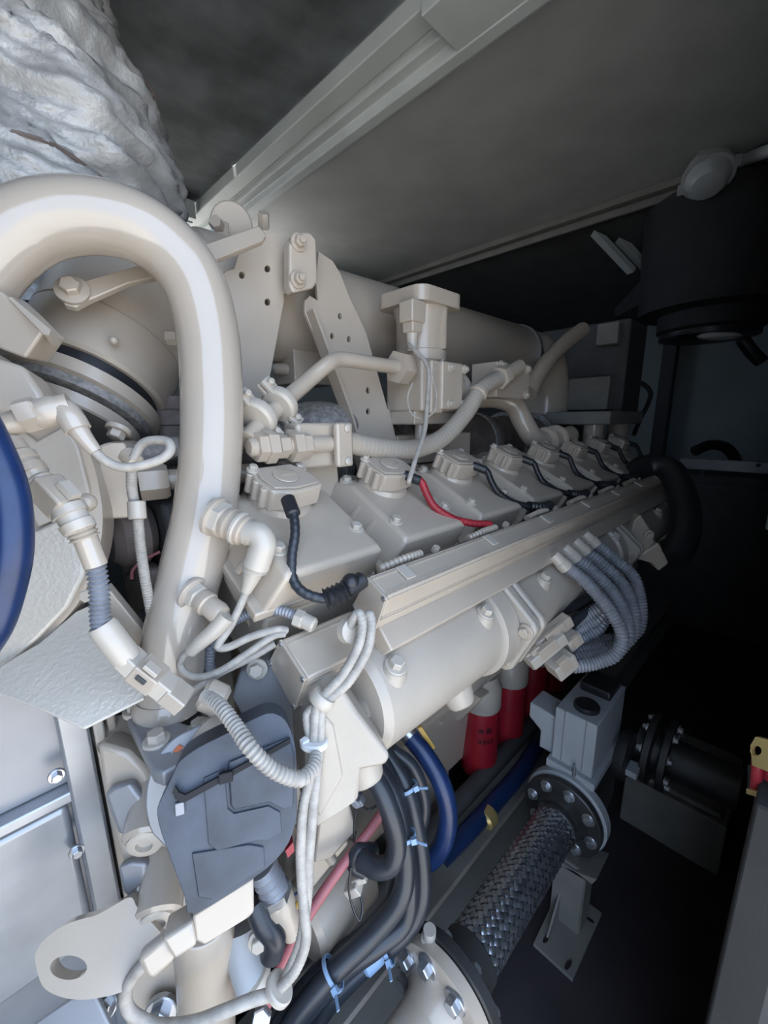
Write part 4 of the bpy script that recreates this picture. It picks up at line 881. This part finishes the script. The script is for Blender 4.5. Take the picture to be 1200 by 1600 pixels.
cable([(600, 1175, .92), (632, 1225, .90), (650, 1290, .89), (660, 1360, .88), (655, 1420, .87), (625, 1465, .86), (580, 1500, .85), (520, 1560, .83), (480, 1620, .82)], .0185, 'black cable at the right of the bundle sweeping down to the skid', ties=((.15, 1.15), (.70, 1.3)))
cable([(590, 1180, .89), (615, 1230, .87), (630, 1300, .86), (640, 1380, .85), (632, 1440, .84), (590, 1478, .82), (540, 1515, .81), (480, 1580, .79), (450, 1640, .78)], .018, 'black cable in the middle of the bundle under the manifold')
cable([(570, 1185, .88), (600, 1255, .87), (618, 1330, .86), (612, 1400, .85), (575, 1455, .84), (515, 1505, .82), (455, 1570, .80), (415, 1640, .79)], .0165, 'black cable lying behind the left side of the bundle')
cable([(612, 1172, .95), (645, 1200, .95), (662, 1250, .95), (655, 1300, .95), (640, 1340, .95)], .016, 'short black cable hanging between the bundle and the blue hose')
cable([(585, 1330, .82), (560, 1330, .80), (552, 1350, .80), (570, 1362, .80)], .014, 'short black cable stub beside the pink hose')
cable([(540, 1440, .95), (500, 1480, .93), (440, 1560, .90), (400, 1640, .88)], .013, 'thin black cable lying behind the bundle near the pan')
single('cable_sleeve', MB().rod(at(566, 1510, .84), at(600, 1478, .86), .022), M['tie'], 'pale blue sleeve lying under the black cables', 'sleeve')
t = Thing('blue_drain_hose', 'dark blue hose hanging in a bend beside the black cables', 'hose')
t.part('hose', MB().tube(pts3([(642, 1152, 1.02), (666, 1182, 1.0), (690, 1225, .98), (700, 1272, .975), (692, 1318, .98), (670, 1345, .99), (645, 1352, 1.0)]), .0225, 20), M['blue'])
t.part('ferrule', MB().rod(at(630, 1138, 1.03), at(646, 1156, 1.02), .022), M['steel'])
t.part('fitting', MB().hexa(at(628, 1134, 1.03), ROT @ V((-.6, .7, 0)), .018, .03), M['steel'])
single('yellow_tag', MB().prism(onplane([(653, 1138), (659, 1136), (680, 1168), (675, 1173)], at(665, 1155, 1.02), V((-.6, -.75, .2))), V((.004, .005, 0))), M['yellow'], 'small yellow tag hanging beside the blue hose fitting', 'tag')
single('pink_hose', MB().tube(pts3([(602, 1262, .85), (570, 1308, .82), (535, 1352, .79), (500, 1402, .76), (470, 1450, .73), (440, 1510, .72), (418, 1565, .71), (405, 1600, .71)]), .0095, 14), M['pink'], 'faded red hose slanting down behind the harness', 'hose')
for k, (pp, lb) in enumerate((([(560, 1245, .82), (554, 1280, .81), (553, 1315, .80), (556, 1300, .79)], 'thin dark wire dangling from the small grey plug'), ([(548, 1355, .78), (545, 1390, .77), (552, 1420, .77), (562, 1438, .77), (566, 1415, .78), (560, 1390, .79)], 'thin dark wire loop below the pink hose'), ([(585, 1238, .85), (590, 1255, .85), (575, 1265, .85), (560, 1250, .84)], 'thin dark wire curl under the manifold casting'), ([(470, 1390, .70), (460, 1398, .68), (450, 1402, .66)], 'thin blue wire behind the harness'))):
    single('thin_wire', MB().tube(pts3(pp), .0022, 6), M['blue'] if k == 3 else M['rubber'], lb, 'wire')
single('grey_plug', MB().box(at(556, 1245, .82), (.03, .02, .014), frame(V((.4, -.6, .5)))).box(at(561, 1252, .815), (.018, .014, .02), frame(V((.4, -.6, .5)))), M['conduit'], 'small grey plug hanging under the manifold casting', 'plug', bevel=.002)
single('pale_plug', MB().box(at(553, 1385, .80), (.03, .02, .03), frame(V((.4, -.6, .5)))).box(at(562, 1372, .80), (.018, .014, .03), frame(V((.4, -.6, .5)))), M['pale'], 'pale plug with a wire loop below the pink hose', 'plug', bevel=.002)
t = Thing('starter_motor', 'beige starter motor barrel behind the hanging harness', 'starter motor')
a, b = at(470, 1450, .86), at(560, 1350, .98)
t.part('barrel', MB().rod(a, b, .075, .15, 32), M['paint'])
t.part('terminal', MB().rod(at(520, 1345, .84), at(508, 1328, .83), .01), M['pale'])
t.part('bracket', MB().prism(onplane([(500, 1270), (545, 1248), (556, 1300), (520, 1340), (490, 1350)], at(520, 1300, .82), V((-.5, -.8, .2))), V((.03, .05, 0))), M['paint'], bevel=.004)
t.part('side_panel', MB().prism(onplane([(470, 1290), (520, 1265), (545, 1320), (480, 1400)], at(500, 1330, .86), V((-.5, -.8, .2))), V((.03, .05, 0))), M['paint'], bevel=.004)
t = Thing('sensor_cluster', 'grey ribbed sensor plug and elbow fittings under the module tray', 'fitting')
a, b = at(414, 1358, .60), at(452, 1450, .63); d_ = (b - a).normalized()
t.part('ribbed_plug', MB().corr([at(408, 1352, .60), at(430, 1392, .61)], .021, .012, .2, 20), M['conduit'])
t.part('nut', MB().hexa(at(428, 1388, .61), d_, .024, .016), M['steel'])
t.part('barrel', MB().lathe(at(434, 1402, .615), d_, [(0, .018), (.01, .021), (.02, .021), (.022, .018), (.05, .018), (.052, .015), (.075, .014)], 22), M['paint'])
t.part('elbow', MB().tube(pts3([(398, 1408, .61), (412, 1440, .605), (428, 1465, .605), (424, 1490, .61)]), .017, 18), M['cable'])
t.part('body', MB().tube(pts3([(376, 1450, .64), (380, 1490, .63), (392, 1530, .62), (400, 1545, .62)]), .024, 20), M['box'])
t.part('flange', MB().rod(at(388, 1525, .62), at(402, 1545, .62), .028), M['pale'])
t.part('bolt', MB().bolt(at(404, 1470, .60), V((-.5, -.8, .3)), .010), M['pale'])
t.part('yellow_wire', MB().rod(at(458, 1418, .64), at(466, 1414, .64), .005), M['yellow'])
t.part('lower_nut', MB().hexa(at(410, 1588, .60), V((-.5, -.6, .6)), .014, .012), M['steel'])

# ------------------------------------------------------------------ red filters
FL = ['nearest red spin on filter, the one with dark print', 'second red filter behind the nearest one', 'third red filter under the conduit plugs', 'rearmost red filter, mostly hidden in shade']
for k in range(4):
    x = 1.175 + .205 * k; y = .705; r = .066
    t = Thing('oil_filter', FL[k], 'filter', 'red filters hanging beside the sump')
    t.part('canister', MB().lathe((x, y, .205), UZ, [(0, r * .55), (.006, r * .8), (.02, r * .97), (.03, r), (.285, r), (.295, r * .96)], 36), M['red'])
    t.part('head', MB().lathe((x, y, .49), UZ, [(0, r * 1.0), (.006, r * 1.05), (.085, r * 1.05), (.10, r * .9), (.13, r * .85)], 36), M['cast'])
    t.part('seam', MB().lathe((x, y, .497), UZ, [(0, r * 1.02), (.003, r * 1.06), (.006, r * 1.02)], 36), M['pale'])
    if k == 0:
        for j, (da, z, w) in enumerate(((-.30, .43, .030), (.12, .43, .036), (-.34, .385, .02), (-.1, .385, .018), (.12, .385, .02), (.36, .385, .016))):
            dirn = V((-.62 + da * .8, -.78 - da * .6, 0)).normalized(); u, w_, n_ = frame(dirn)
            t.part('print_mark', MB().box(V((x, y, z)) + dirn * (r + .0004), (w * .55, .014 + .006 * (j % 2), .0008), (u, w_, n_)), M['filter_print'])
t = Thing('filter_manifold', 'beige filter head casting above the red filters', 'casting')
t.part('casting', MB().box((1.45, .74, .655), (.85, .17, .07)), M['cast'], bevel=.01)
t.part('bracket', MB().prism([V((1.03, .62, .63)), V((1.03, .82, .63)), V((1.03, .82, .50)), V((1.03, .70, .50))], V((.06, 0, 0))), M['paint'], bevel=.006)

# ------------------------------------------------------------------ conduit bundle
t = Thing('conduit_bundle', 'bundle of ribbed grey conduits looping from pale ferrules to plugs under the rail', 'conduit')
ends = [(884, 884), (900, 872), (916, 862), (932, 851)]
for k, (x, y) in enumerate(ends):
    d0 = 1.03 + .05 * k
    st_, en_ = at(x - 20, y - 18, d0 + .0), at(x + 2, y + 4, d0)
    t.part('ferrule', MB().lathe(st_, en_ - st_, [(0, .014), (.012, .016), (.026, .016), (.028, .018), (.048, .018), (.05, .015)], 20), M['pale'])
    ox = 12 * k; w_ = [(x, y, d0), (x + 30, y + 24, d0 - .01), (x + 66 - 2 * k, y + 66 - 4 * k, d0 - .03), (972 + 10 * k, 990 - 10 * k, d0 - .05), (962 + 9 * k, 1022 - 10 * k, d0 - .05), (930 + 4 * k, 1036 - 12 * k, d0 - .04), (893, 1042 - 12 * k, d0 - .04)]
    t.part('conduit', MB().corr(pts3(w_), .0165, .008, .16, 16), M['conduit'])
for k in range(3):
    t.part('inner_conduit', MB().corr(pts3([(882 + 6 * k, 1010 - 16 * k, 1.07), (912, 996 - 16 * k, 1.08), (938, 980 - 16 * k, 1.08), (948, 955 - 14 * k, 1.1)]), .0155, .008, .16, 14), M['conduit'])
t.part('back_lead', MB().tube(pts3([(855, 968, 1.05), (890, 950, 1.08), (935, 925, 1.12)]), .012), M['rubber'])
t.part('back_lead', MB().tube(pts3([(885, 985, 1.05), (905, 965, 1.07), (940, 938, 1.11)]), .012), M['cable'])
pdir = (at(884, 972, 1.0) - at(820, 1024, .98)).normalized(); u, w_, n_ = frame(pdir)
for (x, y, d, a, b, L_, mt) in ((850, 1012, .985, .045, .03, .105, 'pale'), (862, 988, 1.0, .03, .03, .11, 'paint'), (893, 1000, 1.0, .034, .03, .04, 'pale'), (876, 1036, .985, .05, .04, .06, 'pale'), (835, 1022, .99, .03, .05, .05, 'paint')):
    pl = t.part('plug', MB().box(at(x, y, d), (a, b, L_), (u, w_, n_)), M[mt], bevel=.003)
    t.part('plug_slot', MB().box(at(x, y, d) + ROT @ V((0, .004, .02)), (a * .3, b * .9, L_ * .5), (u, w_, n_)), M['paint'], pl, bevel=.001)
# rear lug beyond the bundle
t = Thing('rear_lug', 'dim beige cast lug with a bolt at the rear of the manifold', 'bracket')
t.part('plate', MB().prism(onplane([(992, 812), (1002, 804), (1022, 836), (1024, 846), (1005, 866), (975, 876)], at(1000, 840, 1.45), V((-.8, -.6, 0))), V((.04, .03, 0))), M['paint'], bevel=.006)
t.part('tail', MB().prism(onplane([(990, 872), (1030, 848), (1046, 880), (1030, 893), (1018, 880)], at(1010, 870, 1.46), V((-.8, -.6, 0))), V((.04, .03, 0))), M['paint'], bevel=.006)
t.part('bolt', MB().bolt(at(1014, 836, 1.43), V((-.8, -.6, 0)), .011), M['pale'])

# ------------------------------------------------------------------ braided gas line, flanges, valve and stand
HY, HZ = .357, .36
def boltring(t, x, r, n, br, dirn, mt, a0=.2, parent=None):
    for k in range(n):
        a = a0 + 2 * math.pi * k / n; t.part('bolt', MB().bolt((x, HY + r * math.cos(a), HZ + r * math.sin(a)), dirn, br), M[mt], parent)
t = Thing('braided_gas_hose', 'large braided steel hose lying along the skid between two bolted flanges', 'hose')
R0, xa, xb = .056, .60, 1.02
t.part('core', MB().rod((xa - .03, HY, HZ), (xb + .02, HY, HZ), R0 - .004, .02, 36), M['core'])
m = MB(); NB = 16; turns = 1.3; NS = 170; wd_ = .0118
for dr in (1, -1):
    for j in range(NB):
        v = []; f = []
        for i in range(NS + 1):
            s = i / NS; a = 2 * math.pi * (j / NB + dr * s * turns)
            rr_ = R0 + .0017 * dr * math.cos(math.pi * 2 * NB * s * turns)
            x = xa + (xb - xa) * s
            c_ = V((x, HY + rr_ * math.cos(a), HZ + rr_ * math.sin(a)))
            rad = V((0, math.cos(a), math.sin(a))); tg = V(((xb - xa), -rr_ * math.sin(a) * dr * 2 * math.pi * turns, rr_ * math.cos(a) * dr * 2 * math.pi * turns)).normalized(); sd = rad.cross(tg)
            v += [c_ - sd * wd_ / 2, c_ + rad * .0012, c_ + sd * wd_ / 2]
        for i in range(NS):
            b = i * 3; f += [(b, b + 1, b + 4, b + 3), (b + 1, b + 2, b + 5, b + 4)]
        m.add(v, f)
t.part('braid', m, M['braid'], kind='stuff', smooth=60)
t.part('ferrule', MB().rod((xb - .005, HY, HZ), (xb + .045, HY, HZ), R0 + .004, .1, 36), M['bsteel'])
t.part('ferrule', MB().rod((xa - .055, HY, HZ), (xa + .01, HY, HZ), R0 + .006, .1, 36), M['bsteel'])
f1 = t.part('far_flange', MB().lathe((1.062, HY, HZ), UX, [(0, .108), (.003, .112), (.02, .112), (.022, .108)], 48), M['bsteel'])
t.part('hub', MB().lathe((1.04, HY, HZ), UX, [(0, .062), (.022, .072)], 36), M['bsteel'])
boltring(t, 1.062, .088, 8, .0115, -UX, 'steel', .2, f1)
f2 = t.part('near_flange', MB().lathe((.515, HY, HZ), UX, [(0, .112), (.003, .116), (.022, .116), (.025, .112)], 48), M['bsteel'])
boltring(t, .54, .092, 8, .0115, UX, 'steel', .5, f2)
t = Thing('gas_inlet_pipe', 'beige flanged inlet pipe bolted to the near end of the braided hose', 'pipe')
f3 = t.part('flange', MB().lathe((.484, HY, HZ), UX, [(0, .106), (.003, .112), (.027, .112), (.03, .108)], 48), M['paint'])
boltring(t, .484, .088, 8, .0155, -UX, 'steel', .5, f3)
t.part('hub', MB().lathe((.44, HY, HZ), UX, [(0, .055), (.02, .058), (.045, .075)], 36), M['paint'])
t.part('pipe', MB().rod((-.3, HY, HZ), (.45, HY, HZ), .055, .02, 36), M['paint'])
t.part('stand', MB().box((-.1, HY, .15), (.05, .06, .30)), M['skid'])
t.part('stub', MB().lathe(at(671, 1478, .86), UZ, [(0, .016), (.012, .020), (.022, .018), (.024, .013), (.045, .013)], 20), M['pale'])
t = Thing('shutoff_valve', 'grey box actuator and valve body standing behind the far hose flange', 'valve')
t.part('flange', MB().lathe((1.087, HY, HZ), UX, [(0, .112), (.003, .118), (.03, .118), (.032, .112)], 48), M['box'])
t.part('body', MB().box((1.22, HY, HZ), (.22, .14, .17)), M['bsteel'], bevel=.02)
bx_ = t.part('actuator', MB().box((1.245, .363, .575), (.25, .118, .175)), M['box'], bevel=.004)
t.part('base_flange', MB().box((1.23, .36, .475), (.25, .14, .025)), M['box'], bevel=.002)
for dy in (-.03, .03): t.part('seam', MB().box((1.1195, .363 + dy, .58), (.002, .003, .17)), M['silverd'], bx_)
t.part('knob', MB().lathe((1.18, .355, .662), UZ, [(0, .036), (.010, .036), (.014, .032)], 32), M['rubber'])
t.part('window_block', MB().box((1.305, .36, .675), (.10, .09, .03)), M['rubber'], bevel=.006)
t.part('side_unit', MB().prism([V((1.14, .425, .61)), V((1.14, .51, .62)), V((1.14, .51, .57)), V((1.14, .47, .54)), V((1.14, .47, .48)), V((1.14, .425, .48))], V((.09, 0, 0))), M['box'], bevel=.005)
t.part('stud', MB().cyl((1.10, .345, .485), (1.10, .345, .515), .005), M['steel'])
t.part('side_arm', MB().box((1.30, .27, .44), (.05, .09, .02)), M['box'])
t.part('side_ring', MB().lathe((1.32, .29, .46), -UY, [(0, .07), (.01, .075), (.03, .075), (.035, .06)], 32), M['bsteel'])
t = Thing('hose_stand', 'beige steel stand on a base plate carrying the valve end of the braided hose', 'stand')
t.part('column', MB().box((1.055, .315, .125), (.012, .085, .23)).box((1.09, .275, .125), (.07, .010, .23)), M['skid'], bevel=.002)
t.part('saddle', MB().prism([V((1.04, .25, .235)), V((1.04, .40, .235)), V((1.04, .43, .262)), V((1.04, .33, .222)), V((1.04, .24, .262))], V((.10, 0, 0))), M['skid'])
t.part('gusset', MB().prism([V((1.05, .33, .012)), V((.98, .33, .012)), V((1.05, .33, .11))], V((0, .006, 0))), M['skid'])
bpz = [V((.94, .355, .0)), V((.94, .243, 0)), V((1.16, .243, 0)), V((1.16, .365, 0))]
hl = [[V((x + .02 * math.cos(a) * (1 if i < 2 else .5), y + .007 * math.sin(a) * (1 if i < 2 else 2), 0)) for a in [k * .628 for k in range(10)]] for i, (x, y) in enumerate(((.98, .335), (.965, .265), (1.12, .262)))]
t.part('base_plate', MB().prism(bpz, V((0, 0, .012)), hl), M['skid'])
p = atx(1012, 1166, 1.42)
t = Thing('branch_pipe', 'dark branch pipe with a pair of bolted flanges right of the shutoff valve', 'pipe')
t.part('pipe', MB().rod((1.42, .26, p.z), (1.42, .0, p.z), .06, .02, 32), M['bsteel'])
for dy in (.0, -.045):
    f_ = t.part('flange', MB().lathe((1.42, p.y + dy, p.z), -UY, [(0, .105), (.003, .11), (.02, .11), (.022, .105)], 40), M['bsteel'])
    for k in range(8):
        a = .3 + k * math.pi / 4; t.part('bolt', MB().bolt((1.42 + .088 * math.cos(a), p.y + dy - .022 if dy else p.y + .004, p.z + .088 * math.sin(a)), -UY if dy else UY, .010), M['steel'], f_)
single('low_plinth', MB().box((1.75, .16, .10), (.40, .30, .20)).box((1.75, .16, .21), (.36, .26, .02)), M['skid'], 'dim grey plinth block on the floor behind the shutoff valve', 'plinth', bevel=.006)
t = Thing('skid_hose', 'blue black hose with a brass coupling running along the inside of the skid rail', 'hose')
hz = pts3([(690, 1340, 1.25), (730, 1300, 1.32), (765, 1262, 1.40), (810, 1210, 1.52), (840, 1165, 1.65)])
t.part('hose', MB().tube(hz, .028, 16), M['blue'])
t.part('coupling', MB().rod(at(754, 1284, 1.36), at(768, 1268, 1.39), .033), M['zinc'])
single('inner_skid_pipe', MB().rod((.3, .655, .245), (2.6, .655, .245), .03), M['darkgrey'], 'dark pipe lying along the top of the skid rail', 'pipe')
